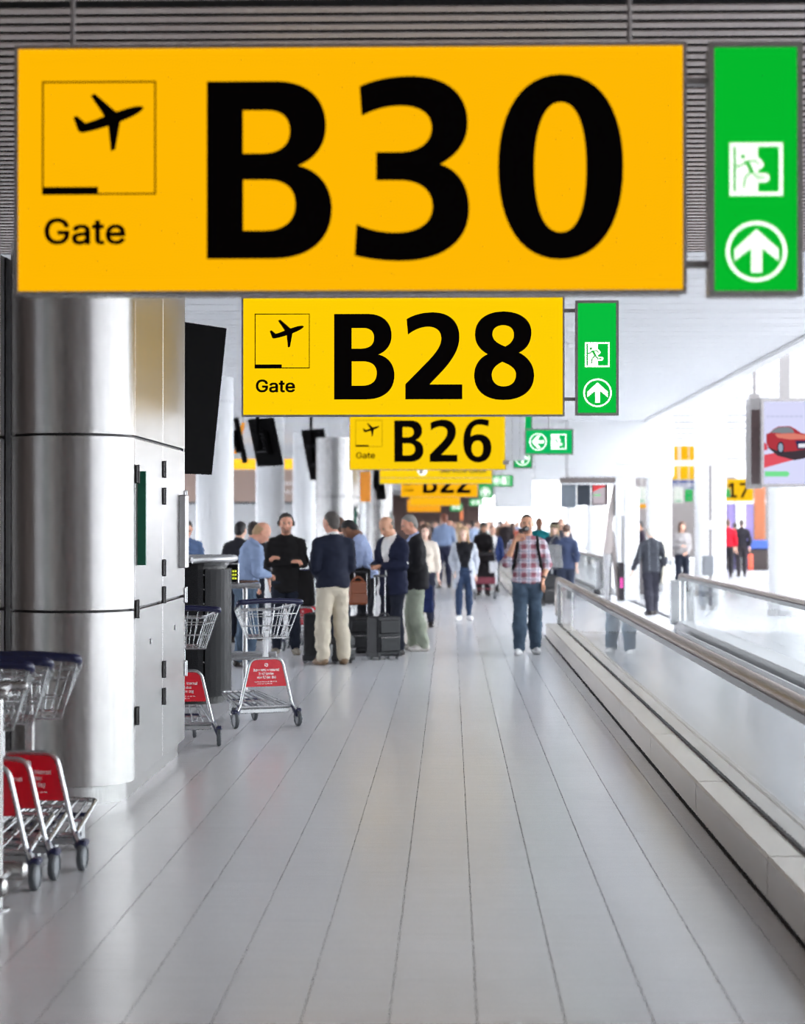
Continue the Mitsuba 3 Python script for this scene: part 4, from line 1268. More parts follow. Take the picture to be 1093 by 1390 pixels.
M_PERF = mat('perforated', {'type': 'twosided', 'bsdf': {'type': 'principled', 'base_color': proc(perf_fn), 'roughness': .5, 'specular': .15}})
t = thing('gate_desk', 'black perforated metal gate desk with curved top rail behind the trolleys', 'desk', None, (0, 18.35, 0))
xr, xl, dep, r = -2.10, -4.2, .85, .30
arc = lambda cx, cy, a0, a1, n=9: [(cx + r * math.cos(a), cy + r * math.sin(a)) for a in np.linspace(a0, a1, n)]
out = [(xl, 0)] + arc(xr - r, r, -math.pi / 2, 0) + arc(xr - r, dep - r, 0, math.pi / 2) + [(xl, dep)]
core = Polygon(out).buffer(-.03)
part(t, 'body', trimesh.creation.extrude_polygon(core, 1.30, engine='earcut'), M_BLACK)
ln = LineString(out)
n = 10
cuts = [0] + [ln.length * (i + 1) / n for i in range(n)]
from shapely.ops import substring
for a, b in zip(cuts[:-1], cuts[1:]):
    seg = substring(ln, a + .008, b - .008)
    sh = seg.buffer(.012, cap_style='flat')
    part(t, 'panel', trimesh.creation.extrude_polygon(sh, 1.18, engine='earcut').apply_translation([0, 0, .07]), M_PERF)
    q = substring(ln, a, a + .001).centroid
    part(t, 'stud', cat([trimesh.creation.icosphere(1, .007).apply_translation([q.x, q.y - .012, z]) for z in np.linspace(.12, 1.2, 9)]), M_ALU)
part(t, 'top', trimesh.creation.extrude_polygon(Polygon(out).buffer(.015), .03, engine='earcut').apply_translation([0, 0, 1.285]), M_BLACKGLOSS)
rl = np.array([(q[0], q[1], 1.345) for q in np.array(Polygon(out).buffer(.04).simplify(.004).exterior.coords)])
i0 = np.argmin(np.abs(rl[:, 0] - (xr - .26)) + np.abs(rl[:, 1] + .04))
rl = np.array([(xr - .28, -.09, 1.335)] + [(q[0], q[1], 1.345) for q in arc(xr - r + .04, r - .04, -math.pi / 2 + .2, 0) + arc(xr - r + .04, dep - r + .04, 0, math.pi / 2)] + [(xl, dep + .03, 1.345)])
part(t, 'top_rail', tube(rl, .031, 12), M_ALU, 50)
t = thing('rail_barrier', 'slim steel barrier with one post beside the black gate desk', 'barrier', None, (0, 19.6, 0))
part(t, 'top_rail', cyl((-2.25, 0, 1.06), (-1.88, 0, 1.06), .028, 14), M_ALU, 40)
part(t, 'post', cyl((-2.03, 0, 0), (-2.03, 0, 1.05), .024, 14), M_ALU, 40)
part(t, 'lower_rail', cyl((-2.25, 0, .37), (-1.72, 0, .37), .045, 14), M_ALU, 40)
t = thing('desk_display', 'small black display with yellow lettering on the steel barrier', 'display', None, (-2.165, 19.6, 1.085))
part(t, 'case', cbox(-.085, .075, -.03, .03, 0, .20, .006), M_ALU)
part(t, 'screen', box(-.073, .063, -.034, -.029, .012, .188), M_BLACKGLOSS)
part(t, 'screen_print', cat([box(-.06 + .024 * i, -.06 + .024 * i + .018, -.0355, -.0335, z, z + .02) for z, nn in ((.11, 4), (.075, 5), (.04, 5)) for i in range(5 - nn, 5)]), paint(196, 200, 60, .5), **glow(180, 190, 50))

# ================================================================== hanging monitors
def monitor(label, c, w, h, yaw, tilt, hang=True):
    """A flat screen on a ceiling pole; the screen looks along local -y and tips downward."""
    t = thing('hanging_monitor', label, 'monitor', 'black monitors hanging on the gate side', c, yaw)
    R = trimesh.transformations.rotation_matrix(math.radians(tilt), [1, 0, 0])
    put = lambda m: m.apply_transform(R)
    part(t, 'case', put(cbox(-w / 2, w / 2, -.025, .04, -h / 2, h / 2, .006)), M_MONITOR)
    part(t, 'screen', put(box(-w / 2 + .02, w / 2 - .02, -.0265, -.0245, -h / 2 + .02, h / 2 - .02)), M_MONITOR)
    part(t, 'back_housing', put(cbox(-w * .28, w * .28, .04, .13, -h * .25, h * .25, .02)), M_MONITOR)
    part(t, 'vent', put(cat([box(-w * .2, w * .2, .13, .133, z, z + .012) for z in np.linspace(-h * .18, h * .18, 6)])), M_RUBBER)
    part(t, 'pole', cyl((0, .17, -h * .2), (0, .17, CZ - c[2] + .05), .03, 12), M_MONITOR, 40)
    part(t, 'pole_mount', cbox(-.07, .07, .09, .20, -h * .15, h * .15, .01), M_MONITOR)
    return t


C = at(255, 543, 16.0)
monitor('large black monitor seen edge-on beside the steel cabinet', (C[0] - .02, 15.75, C[2]), 1.0, 1.2, 62, 7)
C = at(361, 600, 33.0)
monitor('black monitor hanging under the left end of the B28 sign', (C[0], 33.0, C[2]), .72, .80, 128, -14)
C = at(431, 617, 43.5)
monitor('black monitor hanging from a pole in front of the second steel cabinet', (C[0], 43.5, C[2]), .82, 1.12, 128, -13)
C = at(516, 655, 58.0)
monitor('small far black monitor hanging left of the B22 sign', (C[0], 58.0, C[2]), .52, 1.0, 118, -6)
C = at(327, 598, 37.0)
monitor('partly hidden black monitor with an orange sign edge behind it, beside the first round column', (C[0], 37.0, C[2]), .5, .85, 100, -12)
A, B = at(489, 640, 52), at(503, 681, 52)
t = thing('orange_banner', 'narrow orange hanging banner right of the second steel cabinet', 'banner', None, (A[0], 52, B[2]))
part(t, 'panel', cbox(0, B[0] - A[0], 0, .05, 0, A[2] - B[2], .005), paint(244, 150, 40, .5))
part(t, 'rod', cyl(((B[0] - A[0]) / 2, .025, A[2] - B[2] - .01), ((B[0] - A[0]) / 2, .025, CZ - B[2]), .01), M_FRAME)
A, B = at(326, 575, 37.9), at(333, 616, 37.9)
t = thing('orange_sign_edge', 'thin slanted orange sign edge beside the first round column', 'sign', None, (A[0], 37.9, B[2]))
part(t, 'panel', flat(Polygon([(-.13, 0), (-.06, 0), (.10, .60), (.03, .60)]), .05, (0, .05, 0)), paint(248, 158, 30, .5))
part(t, 'rod', cyl((.06, .03, .58), (.06, .03, CZ - B[2]), .01), M_FRAME)

# overhead lounge sign on the gate side
A, B = at(215, 623, 56), at(405, 681, 56)
W, H = B[0] - A[0], A[2] - B[2]
t = thing('lounge_sign', 'wide yellow and taupe hanging sign behind the round columns', 'sign', None, (A[0], 56, B[2]))
part(t, 'taupe_panel', cbox(0, W, 0, .12, 0, H * .74, .01), paint(176, 152, 140, .5))
part(t, 'yellow_band', cbox(0, W, -.005, .12, H * .76, H, .01), paint(255, 184, 10, .5), **glow(250, 178, 8, .8))
part(t, 'lettering', cat(fit_text('class', .13, None, W - .62, -.006, .47), fit_text('Flyers', .13, None, W - .62, -.006, .22)), M_PRINT)
part(t, 'lettering', fit_text('B', .19, None, W * .32, -.010, H * .80), M_BLACK)
part(t, 'rod', cat(cyl((.5, .06, H - .02), (.5, .06, CZ - B[2]), .012), cyl((W - .5, .06, H - .02), (W - .5, .06, CZ - B[2]), .012)), M_FRAME)
struct('wall_gate', cbox(-12.4, -4.9, 66, 66.15, 0, 2.75, .02), M_WALL)
part('wall_gate', 'dark_band', cbox(-12.4, -4.9, 65.96, 66.02, 2.32, 2.50, .01), paint(88, 92, 96, .5))
part('wall_gate', 'grey_band', cbox(-12.4, -4.9, 65.97, 66.02, 2.60, 2.74, .01), paint(150, 150, 152, .5))

# ================================================================== luggage
def suitcase(label, loc, rz, w, h, d, handle, colour=(13, 13, 16), group=None):
    t = thing('suitcase', label, 'suitcase', group, loc, rz)
    M = paint(*colour, .6)
    part(t, 'shell', rbox(-w / 2, w / 2, -d / 2, d / 2, .045, h, .03), M, 40)
    part(t, 'front_pocket', rbox(-w * .42, w * .42, -d / 2 - .03, -d / 2 + .04, .10, h * .55, .018), M, 40)
    part(t, 'top_pocket', rbox(-w * .42, w * .42, -d / 2 - .022, -d / 2 + .04, h * .60, h * .92, .018), M, 40)
    part(t, 'zip', tube([(-w * .4, -d / 2 - .032, h * .52), (w * .4, -d / 2 - .032, h * .52)], .004, 6), M_FRAME)
    part(t, 'corner_guard', cat(rbox(-w / 2 - .006, -w / 2 + .05, -d / 2 - .006, d / 2 + .006, .035, .10, .012), rbox(w / 2 - .05, w / 2 + .006, -d / 2 - .006, d / 2 + .006, .035, .10, .012)), M_RUBBER, 40)
    for s in (-1, 1):
        a, hb = wheel((s * (w / 2 - .05), d / 2 - .02, .03), .03, .025)
        wk = part(t, 'wheel', a, M_TYRE, 40)
        part(wk, 'hub', hb, M_GREYW, 40)
        part(t, 'foot', cbox(s * (w / 2 - .05) - .015, s * (w / 2 - .05) + .015, -d / 2 + .01, -d / 2 + .04, 0, .05, .004), M_RUBBER)
    part(t, 'carry_handle', tube(bend([(-.07, -.0, h - .005), (-.06, 0, h + .03), (.06, 0, h + .03), (.07, 0, h - .005)], .02, 4), .010, 8), M_RUBBER, 40)
    if handle:
        for s in (-1, 1):
            part(t, 'telescopic_bar', cyl((s * w * .22, d / 2 - .04, h - .02), (s * w * .22, d / 2 - .04, handle - .02), .007, 8), M_CHROME, 40)
        part(t, 'grip', rbox(-w * .22 - .012, w * .22 + .012, d / 2 - .06, d / 2 - .02, handle - .03, handle, .012), M_RUBBER, 40)
    return t


x, y = spot(521, 110.0)
suitcase('black cabin suitcase with raised handle in front of the bald man in the navy suit', (x, y, 0), 38, .36, .53, .24, 1.04, (19, 20, 24), 'black suitcases in the queue')
x, y = spot(491, 107.0)
suitcase('black suitcase with raised handle beside the man with bowed head', (x, y, 0), 10, .36, .50, .25, 1.07, group='black suitcases in the queue')
x, y = spot(429, 113.0)
suitcase('black soft suitcase at the heels of the navy jacket man', (x, y, 0), 80, .34, .60, .24, None, group='black suitcases in the queue')
x, y = spot(466, 113.5)
suitcase('small black bag standing between the legs of the man in beige trousers', (x, y, 0), 65, .26, .34, .17, None, group='black suitcases in the queue')
x, y = spot(746, 67.0)
suitcase('black suitcase beside the woman in the blue denim jacket', (x, y, 0), 15, .38, .62, .26, .95, group=None)


def soft_bag(name, label, cat_, loc, rz, w, h, d, bsdf, strap=None, z0=0.0):
    t = thing(name, label, cat_, None, loc, rz)
    m = rbox(-w / 2, w / 2, -d / 2, d / 2, z0, z0 + h, min(d, w, h) * .32)
    m = m.subdivide().subdivide()
    v = m.vertices
    tz = (v[:, 2] - z0) / h
    m.vertices = np.stack([v[:, 0] * (1.06 - .22 * tz), v[:, 1] * (1.15 - .4 * tz), v[:, 2]], 1)
    part(t, 'bag_body', wrinkle(m, .012, 5, (12, 12, 12)), bsdf, True)
    part(t, 'flap', rbox(-w * .43, w * .43, -d * .56, -d * .2, z0 + h * .48, z0 + h * .97, .012), bsdf, True)
    if strap is not None:
        part(t, 'strap', tube(bend(strap, .12, 6), .016, 8), bsdf, True)
    return t


# ================================================================== the people
G_Q = 'travellers waiting in the gate queue'
JEANS, DKJEAN, BEIGE, KHAKI = M_DENIM, cloth(30, 34, 46), cloth(196, 186, 168), cloth(150, 152, 134)
NAVY, BLACKC, WHITEC, LBLUE = cloth(29, 32, 46), cloth(22, 20, 21), cloth(228, 226, 224), cloth(128, 144, 174)
SHIRTB = cloth(158, 172, 206)
LEATHER, SNEAK = paint(38, 30, 26, .35), paint(222, 222, 222, .5)

# plaid shirt man, walking towards the camera
x, y = spot(716, 106.0)
J = pose(1.79, step=.13, stance=.105, head=(0, -4, 2), arms=('drink', 'pocket'), girth=1.04)
t = person('man in a red plaid shirt and jeans walking along, drinking from a dark cup', x, y, 180, J, 'tan', ('crop', 'dark'), M_PLAID, M_DENIM, SNEAK, fine=.92, sleeve=.30, hem=.90, beard='stubble', curl=(62, 30), legloose=.022)
mouth = J['head'] + J['HR'] @ np.array([0, .104, -.058]) * J['k']
tip = J['wriR'] + J['hdR'] / np.linalg.norm(J['hdR']) * .085
dct = np.array([.42, .86, -.12]); dct /= np.linalg.norm(dct)
c = thing('drinking_cup', 'dark cup held to the mouth of the plaid shirt man', 'cup', None, (x, y, 0), 180)
part(c, 'cup_wall', tube([mouth, mouth + dct * .012, mouth + dct * .10], [.030, .034, .026], 16), M_BLACK, 30)
part(c, 'lid', tube([mouth - dct * .006, mouth + dct * .010], [.031, .036], 16), M_RUBBER, 30)
c = thing('backpack', 'dark backpack whose straps cross the plaid shirt', 'backpack', None, (x, y, 0), 180)
part(c, 'pack', rbox(-.16, .16, -.33, -.145, 1.02, 1.47, .06), BLACKC, True)
for s in (-1, 1):
    part(c, 'shoulder_strap', tube(bend([(s * .13, -.17, 1.42), (s * .125, -.06, 1.515), (s * .125, .055, 1.475), (s * .135, .135, 1.34), (s * .165, .115, 1.19), (s * .185, -.02, 1.08), (s * .13, -.17, 1.05)], .07, 5), .019, 8), BLACKC, True)
c = thing('wrist_watch', 'watch on the wrist of the plaid shirt man by his pocket', 'watch', None, (x, y, 0), 180)
wd = (J['wriL'] - J['elbL']); wd /= np.linalg.norm(wd)
part(c, 'strap', tube([J['wriL'] - wd * .035, J['wriL'] - wd * .010], .034, 14), M_BLACK, 30)

# headphone man
x, y = spot(388, 106.5)
J = pose(1.80, stance=.12, head=(6, 6, 0), arms=('cross', 'crossb'), girth=1.03)
person('man in a black sweater with arms crossed, wearing headphones', x, y, 184, J, 'ruddy', ('crop', 'dark'), BLACKC, cloth(26, 30, 42), paint(120, 112, 100, .6), group=G_Q, beard='stubble', hem=.78, curl=(40, 40), neckline=.012)
hp = thing('headphones', 'black headphones over the ears of the man in the black sweater', 'headphones', None, (x, y, 0), 184)
arcp = np.array([[.091 * math.cos(a), -.012, .02 + .108 * math.sin(a)] for a in np.linspace(0, math.pi, 17)]) @ J['HR'].T * J['k'] + J['head']
part(hp, 'headband', tube(arcp, .007, 8), M_BLACK, True)
for s in (-1, 1):
    m = trimesh.creation.icosphere(2, 1.0); m.apply_transform(np.diag([.017, .028, .034, 1])); m.apply_translation([s * .096, -.010, -.002])
    m.vertices = (m.vertices * J['k']) @ J['HR'].T + J['head']
    part(hp, 'ear_cup', m, M_BLACK, True)
soft_bag('shoulder_bag', 'black shoulder bag hanging beside the man with headphones', 'bag', (spot(414, 106)[0], y - .02, 0), 170, .27, .46, .14, BLACKC, [(-.1, 0, 1.02), (-.05, .02, 1.25), (.08, .04, 1.46)], .62)

# navy jacket, beige trousers
x, y = spot(452, 114.5)
J = pose(1.815, stance=.14, step=.03, head=(8, 24, 0), arms=('low', 'low'), girth=1.04)
person('man in a navy jacket and beige trousers seen from behind in the queue', x, y, 22, J, 'ruddy', ('short', 'salt'), WHITEC, BEIGE, paint(120, 96, 72, .6), jacket=cloth(31, 35, 50), group=G_Q, jopen=.0, jhem=.90, legloose=.026, curl=(45, 45))
gl = thing('spectacles', 'thin spectacles of the man in the navy jacket', 'spectacles', None, (x, y, 0), 22)
for s in (-1, 1):
    ring = np.array([[.031 * s + .019 * math.cos(a), .101, .006 + .014 * math.sin(a)] for a in np.linspace(0, 2 * math.pi, 13)[:-1]])
    part(gl, 'rim', tube(ring * J['k'] @ J['HR'].T + J['head'], .0018, 5, True), M_BLACK)
    part(gl, 'temple', tube(np.array([[.052 * s, .098, .010], [.082 * s, .02, .008], [.085 * s, -.02, -.002]]) * J['k'] @ J['HR'].T + J['head'], .0018, 5), M_BLACK)
c = thing('passport', 'red passport held at the hip of the navy jacket man', 'passport', None, (x, y, 0), 22)
q = J['wriL'] + J['hdL'] / np.linalg.norm(J['hdL']) * .09
part(c, 'cover', cbox(q[0] - .045, q[0] + .045, q[1] - .006, q[1] + .006, q[2] - .06, q[2] + .06, .002), paint(206, 36, 48, .5))
x2, y2 = spot(460, 98)
person('brown haired person mostly hidden behind the navy jacket man', x2, y2, 20, pose(1.76, head=(4, 30, 0)), 'fair', ('short', 'brown'), cloth(70, 66, 70), DKJEAN, LEATHER, fine=1.3, face=False, group=G_Q)

# light blue shirt, bending
x, y = spot(333, 117)
J = pose(1.74, lean=12, stance=.13, head=(30, -10, 0), arms=('phone', 'phone'), girth=1.14)
person('balding man in a light blue shirt and jeans bending over behind the lone trolley', x, y, -62, J, 'ruddy', ('fringe', 'blond'), LBLUE, M_DENIM, LEATHER, group=G_Q, hem=.99, curl=(50, 50), legloose=.02)
m = thing('belt', 'brown belt around the jeans of the light blue shirt man', 'belt', None, (x, y, 0), -62)
ring = np.array([[.176 * math.cos(a), .141 * math.sin(a), 1.005] for a in np.linspace(0, 2 * math.pi, 29)[:-1]])
part(m, 'strap', tube(ring, .017, 6, True), paint(70, 46, 34, .5), True)
for px, s, lb, hc in ((325, 97, 'dark haired person behind the round column, left of the light blue shirt man', 'black'), (343, 95, 'black haired person just behind the light blue shirt man', 'dark')):
    xx, yy = spot(px, s)
    person(lb, xx, yy, -20, pose(1.70, head=(12, 0, 0)), 'fair', ('short', hc), cloth(40, 40, 46), DKJEAN, LEATHER, fine=1.3, face=False, group=G_Q)
x, y = spot(252, 99)
person('man in a blue checked shirt looking down beyond the steel cabinet', x, y, 205, pose(1.73, head=(26, -8, 0), arms=('phone', 'phone')), 'ruddy', ('short', 'dark'), cloth(88, 108, 144), DKJEAN, LEATHER, fine=1.05, curl=(45, 45))

# man with bowed head
x, y = spot(499, 105.0)
J = pose(1.79, lean=14, stance=.10, head=(36, 0, 0), arms=('low', 'phone'), girth=1.05)
person('man in a pale blue shirt with bowed head in the middle of the queue', x, y, 78, J, 'brown', ('crop', 'black'), SHIRTB, cloth(26, 27, 33), LEATHER, group=G_Q, curl=(40, 40))
soft_bag('messenger_bag', 'black messenger bag at the front of the man with bowed head', 'bag', (spot(482, 111)[0], y - .22, 0), 160, .30, .30, .12, BLACKC, [(-.08, 0, 1.05), (.02, -.02, 1.2), (.16, .06, 1.42)], .80)
soft_bag('brown_leather_bag', 'brown leather bag hanging low between the queueing men', 'bag', (spot(486, 107)[0], F / 107, 0), 15, .24, .30, .10, paint(120, 62, 34, .5), [(-.09, 0, .92), (0, 0, 1.02), (.09, 0, .92)], .64)

# bald man, navy suit
x, y = spot(534, 106.8)
J = pose(1.79, lean=4, stance=.10, head=(30, 0, 0), arms=('phone', 'phone'), girth=1.1)
person('bald man in a navy suit looking at his phone in the queue', x, y, 134, J, 'tan', ('fringe', 'salt'), WHITEC, cloth(28, 31, 42), LEATHER, jacket=cloth(27, 31, 52), group=G_Q, curl=(58, 58), jopen=.12, jhem=.77)
c = thing('phone', 'dark phone in the hands of the bald man', 'phone', None, (x, y, 0), 134)
q = (J['wriL'] + J['wriR']) / 2 + (J['hdL'] / np.linalg.norm(J['hdL']) + J['hdR'] / np.linalg.norm(J['hdR'])) * .055
part(c, 'case', cbox(q[0] - .034, q[0] + .034, q[1] - .05, q[1] + .07, q[2] + .002, q[2] + .013, .003), M_BLACKGLOSS)

# grey haired man
x, y = spot(566, 103.2)
J = pose(1.80, lean=5, stance=.13, step=.05, head=(16, 14, 0), arms=('low', 'low'), girth=1.14)
person('grey haired man in a dark blazer and pale green trousers, last in the queue', x, y, 98, J, 'ruddy', ('short', 'grey'), SHIRTB, cloth(152, 158, 142), paint(214, 208, 202, .5), jacket=cloth(30, 29, 32), group=G_Q, jopen=.10, jhem=.80, legloose=.026, curl=(45, 45))
x, y = spot(577, 84)
person('brown haired woman in a cream top behind the grey haired man', x, y, 175, pose(1.66, fem=True, head=(0, 10, 0)), 'pale', ('long', 'brown'), cloth(226, 214, 200), cloth(44, 46, 60), LEATHER, fine=1.2, group=G_Q)
soft_bag('blue_bag', 'navy bag hanging behind the pale green trousers', 'bag', (spot(578, 103.1)[0], F / 103.1, 0), 10, .20, .36, .12, cloth(36, 46, 88), [(-.06, 0, .80), (.0, 0, .98), (.06, 0, .80)], .50)
x, y = spot(603, 52.5)
person('man in a light blue shirt and dark trousers walking away down the corridor', x, y, 4, pose(1.92, stance=.12, step=.06, head=(0, 20, 0), arms=('fore', 'fore'), girth=1.12), 'fair', ('short', 'ginger'), LBLUE, cloth(40, 42, 62), LEATHER, fine=1.5, hem=1.0)
x, y = spot(630, 78.8)
J = pose(1.62, fem=True, step=.06, stance=.095, head=(-6, -4, 4), arms=('pocket', 'swing'))
person('woman in a long pale grey cardigan, black top and skinny jeans', x, y, 178, J, 'pale', ('long', 'blond'), cloth(28, 28, 32), cloth(48, 62, 88), SNEAK, jacket=cloth(176, 180, 190), fine=1.15, jopen=.55, jhem=.60, legloose=.002)
x, y = spot(656, 58.5)
J = pose(1.70, fem=True, head=(10, 10, 0), arms=('push', 'push'))
person('woman in black with a black head scarf pushing the pushchair', x, y, 182, J, 'tan', ('veil', 'black'), cloth(26, 22, 24), cloth(26, 24, 26), LEATHER, fine=1.5, hem=.55)
xs, ys = spot(658, 61.2)
t = thing('pushchair', 'maroon pushchair pushed by the woman in black', 'pushchair', None, (xs, ys, 0), 180)
MAR, PALEC = cloth(122, 62, 72), cloth(224, 226, 230)
part(t, 'seat', tm(m3.Manifold.batch_hull([m3.Manifold.sphere(.03, 8).translate(q) for q in ((-.2, .28, .36), (.2, .28, .36), (-.2, -.05, .42), (.2, -.05, .42), (-.2, .24, .46), (.2, .24, .46))])), MAR, True)
part(t, 'backrest', tm(m3.Manifold.batch_hull([m3.Manifold.sphere(.03, 8).translate(q) for q in ((-.2, -.05, .42), (.2, -.05, .42), (-.19, -.25, .86), (.19, -.25, .86))])), cloth(36, 32, 34), True)
part(t, 'canopy', tm(m3.Manifold.batch_hull([m3.Manifold.sphere(.03, 8).translate(q) for q in ((-.2, -.25, .80), (.2, -.25, .80), (-.2, -.16, .98), (.2, -.16, .98), (-.19, .10, .95), (.19, .10, .95))])), cloth(34, 30, 32), True)
part(t, 'footrest', cbox(-.17, .17, .30, .42, .22, .25, .01), MAR)
part(t, 'frame', cat(*[[tube([(s * .22, .36, .10), (s * .22, -.10, .5), (s * .22, -.34, 1.02)], .012, 6), tube([(s * .22, -.26, .10), (s * .22, .1, .48)], .012, 6)] for s in (-1, 1)]), M_FRAME)
part(t, 'push_bar', tube([(-.22, -.34, 1.02), (.22, -.34, 1.02)], .015, 8), M_RUBBER)
for s in (-1, 1):
    for yy in (.36, -.26):
        a, hb = wheel((s * .22, yy, .09), .09, .04)
        wk = part(t, 'wheel', a, M_TYRE, 40)
        part(wk, 'hub', hb, M_GREYW, 40)
t = thing('white_shopping_bag', 'white bag hanging on the side of the pushchair', 'bag', None, (spot(669.5, 61.0)[0], F / 61.0, 0), 8)
part(t, 'bag_body', wrinkle(rbox(-.10, .10, -.05, .05, .30, .84, .04).subdivide().subdivide(), .012, 9), PALEC, True)
part(t, 'bag_handle', tube(bend([(-.06, 0, .82), (-.05, 0, .98), (.05, 0, .98), (.06, 0, .82)], .05), .008, 6), PALEC)
x, y = spot(668.5, 55.5)
person('boy in a navy jacket and white shirt right behind the pushchair', x, y, 185, pose(1.62, head=(0, 20, 0)), 'fair', ('short', 'brown'), WHITEC, DKJEAN, LEATHER, jacket=cloth(34, 48, 92), fine=1.5, jopen=.2)
x, y = spot(684, 30)
person('person in khaki with reddish hair far behind the plaid shirt man', 2.4, y, 180, pose(1.68), 'ruddy', ('short', 'ginger'), cloth(150, 142, 118), cloth(120, 112, 96), LEATHER, fine=1.8)
x, y = spot(732, 59.5)
person('dark haired man in a teal shirt behind the shoulder of the plaid shirt man', x, y, 178, pose(1.80, head=(0, 12, 0)), 'brown', ('crop', 'black'), cloth(16, 98, 104), DKJEAN, LEATHER, fine=1.2)
x, y = spot(753, 62)
J = pose(1.66, fem=True, head=(2, -14, 0))
person('blonde woman in a dark coat and brimmed hat beside the teal shirt man', x, y, 190, J, 'pale', ('long', 'blond'), cloth(38, 40, 54), DKJEAN, LEATHER, fine=1.2, hem=.7)
t = thing('brimmed_hat', 'dark brimmed hat with a pale band on the blonde woman', 'hat', None, (x, y, 0), 190)
mk = lambda m: m.apply_transform(np.vstack([np.hstack([J['HR'], J['head'][:, None]]), [0, 0, 0, 1]]))
part(t, 'crown', mk(lathe([[0, .165], [.06, .165], [.088, .14], [.098, .065], [.0, .065]], 24)), cloth(40, 32, 30), True)
part(t, 'brim', mk(lathe([[.09, .060], [.175, .048], [.178, .055], [.09, .072]], 28)), cloth(40, 32, 30), True)
part(t, 'band', mk(lathe([[.097, .067], [.100, .067], [.096, .095], [.093, .095]], 24)), cloth(186, 170, 140), True)
x, y = spot(762, 57)
person('brown haired person half hidden behind the hat of the blonde woman', x, y, 175, pose(1.79), 'fair', ('short', 'brown'), cloth(60, 60, 70), DKJEAN, LEATHER, fine=1.6)
x, y = spot(769, 70)
J = pose(1.65, fem=True, head=(0, -20, 0), arms=('swing', 'strap'))
person('woman in a blue denim jacket seen from behind beside the walkway end', x, y, 0, J, 'pale', ('bun', 'brown'), cloth(66, 76, 104), cloth(52, 58, 74), LEATHER, fine=1.15, sleeve=.5, hem=.86, face=False)
soft_bag('dotted_bag', 'black and white dotted bag on the shoulder of the denim jacket woman', 'bag', (spot(750, 70.2)[0], F / 70.2, 0), 10, .40, .46, .16, M_DOTS, [(-.10, 0, 1.2), (.10, .02, 1.50), (.20, .02, 1.2)], .80)

# beyond the walkways
x, y = spot(885, 74)
J = pose(1.62, stance=.06, step=.08, lean=6, head=(16, 0, 0), arms=('swing', ((.27, .02, 1.15), (.36, .10, .93), (.2, .3, -1), (-1, 0, 0))), girth=1.12)
person('older white haired person in a striped dark jacket walking away past the walkway', x, y, 6, J, 'pale', ('short', 'white'), M_STRIPE, cloth(58, 58, 68), LEATHER, fine=1.15, hem=.84, face=False, legloose=.02)
soft_bag('cream_bag', 'cream shoulder bag of the person in the striped jacket', 'bag', (spot(906, 74)[0], y - .02, 0), 10, .24, .34, .12, cloth(232, 226, 210), [(-.05, .0, .86), (-.07, -.15, 1.2), (-.16, -.06, 1.47)], .56)
x, y = spot(926, 55)
person('woman with long brown hair and grey top by the bright counter', x, y, 184, pose(1.72, fem=True, head=(8, 0, 0), arms=('phone', 'low')), 'fair', ('long', 'brown'), cloth(150, 146, 146), DKJEAN, LEATHER, fine=1.5)
x, y = spot(870, 52)
person('dark haired person in black under the white and green arrow sign', x, y, 90, pose(1.74, head=(10, 0, 0)), 'tan', ('short', 'black'), cloth(40, 34, 44), DKJEAN, LEATHER, fine=1.6)
x, y = spot(988, 44)
person('person in a bright red jacket walking away beneath gate sign 17', x, y, 0, pose(1.80, step=.08), 'fair', ('short', 'brown'), cloth(176, 22, 40), cloth(34, 32, 36), LEATHER, fine=1.7, face=False)
x, y = spot(1007, 43)
person('man in a black jacket walking away next to the red jacket', x, y, 0, pose(1.80, step=.09, arms=('swing', 'swing'), girth=1.1), 'fair', ('crop', 'salt'), cloth(34, 32, 38), cloth(44, 40, 44), LEATHER, fine=1.7, face=False)
x, y = spot(998, 40)
person('dark haired person between the red jacket and the black jacket', x, y, 0, pose(1.70), 'fair', ('short', 'dark'), cloth(60, 58, 66), DKJEAN, LEATHER, fine=1.9, face=False)

# distant travellers, six outfits
outfits = []
for i, (nm, sk, hr, tp, lg, fem) in enumerate((('a dark coat', 'fair', ('short', 'dark'), cloth(46, 40, 42), cloth(40, 38, 42), False), ('a white top', 'fair', ('short', 'brown'), cloth(226, 224, 222), cloth(60, 64, 86), False),
                                              ('a pale blue shirt', 'tan', ('crop', 'dark'), cloth(164, 180, 210), cloth(46, 48, 60), False), ('a rust red top', 'fair', ('long', 'brown'), cloth(150, 78, 62), cloth(50, 46, 54), True),
                                              ('a cream jacket', 'pale', ('long', 'blond'), cloth(220, 206, 186), cloth(70, 74, 96), True), ('a brown jacket', 'ruddy', ('short', 'black'), cloth(112, 84, 66), cloth(58, 54, 54), False))):
    outfits.append((nm, dict(skin=sk, hair=hr, top=tp, legs=lg, shoes=LEATHER), fem))
firsts, crowd, placed = {}, [], []
slots = [(591, 41), (611, 39), (623, 43), (634, 37), (642, 41), (650, 34), (661, 44), (671, 36), (680, 32), (691, 30), (697, 36), (703, 31), (617, 30), (600, 31), (586, 29), (573, 32), (580, 37), (628, 28), (638, 25), (646, 24), (655, 27), (665, 25), (676, 23), (688, 22), (700, 21), (608, 22), (596, 21), (622, 20), (711, 33), (666, 21)]
for i, (px, s) in enumerate(slots):
    xx, yy = spot(px, s)
    zz = 0.0
    if xx > 1.2 and yy < 112:
        xx, zz = min(max(xx, 2.1), 3.1), 0.05
    while any(math.hypot(xx - a, yy - b) < 0.75 for a, b in placed):
        yy += 0.8
    placed.append((xx, yy))
    crowd.append(((i * 5 + i // 6) % 6, VX + F * xx / yy, xx, yy, zz, (180, 175, 0, 190, 8, 182)[i % 6]))
nth = ('first', 'second', 'third', 'fourth', 'fifth', 'sixth', 'seventh')
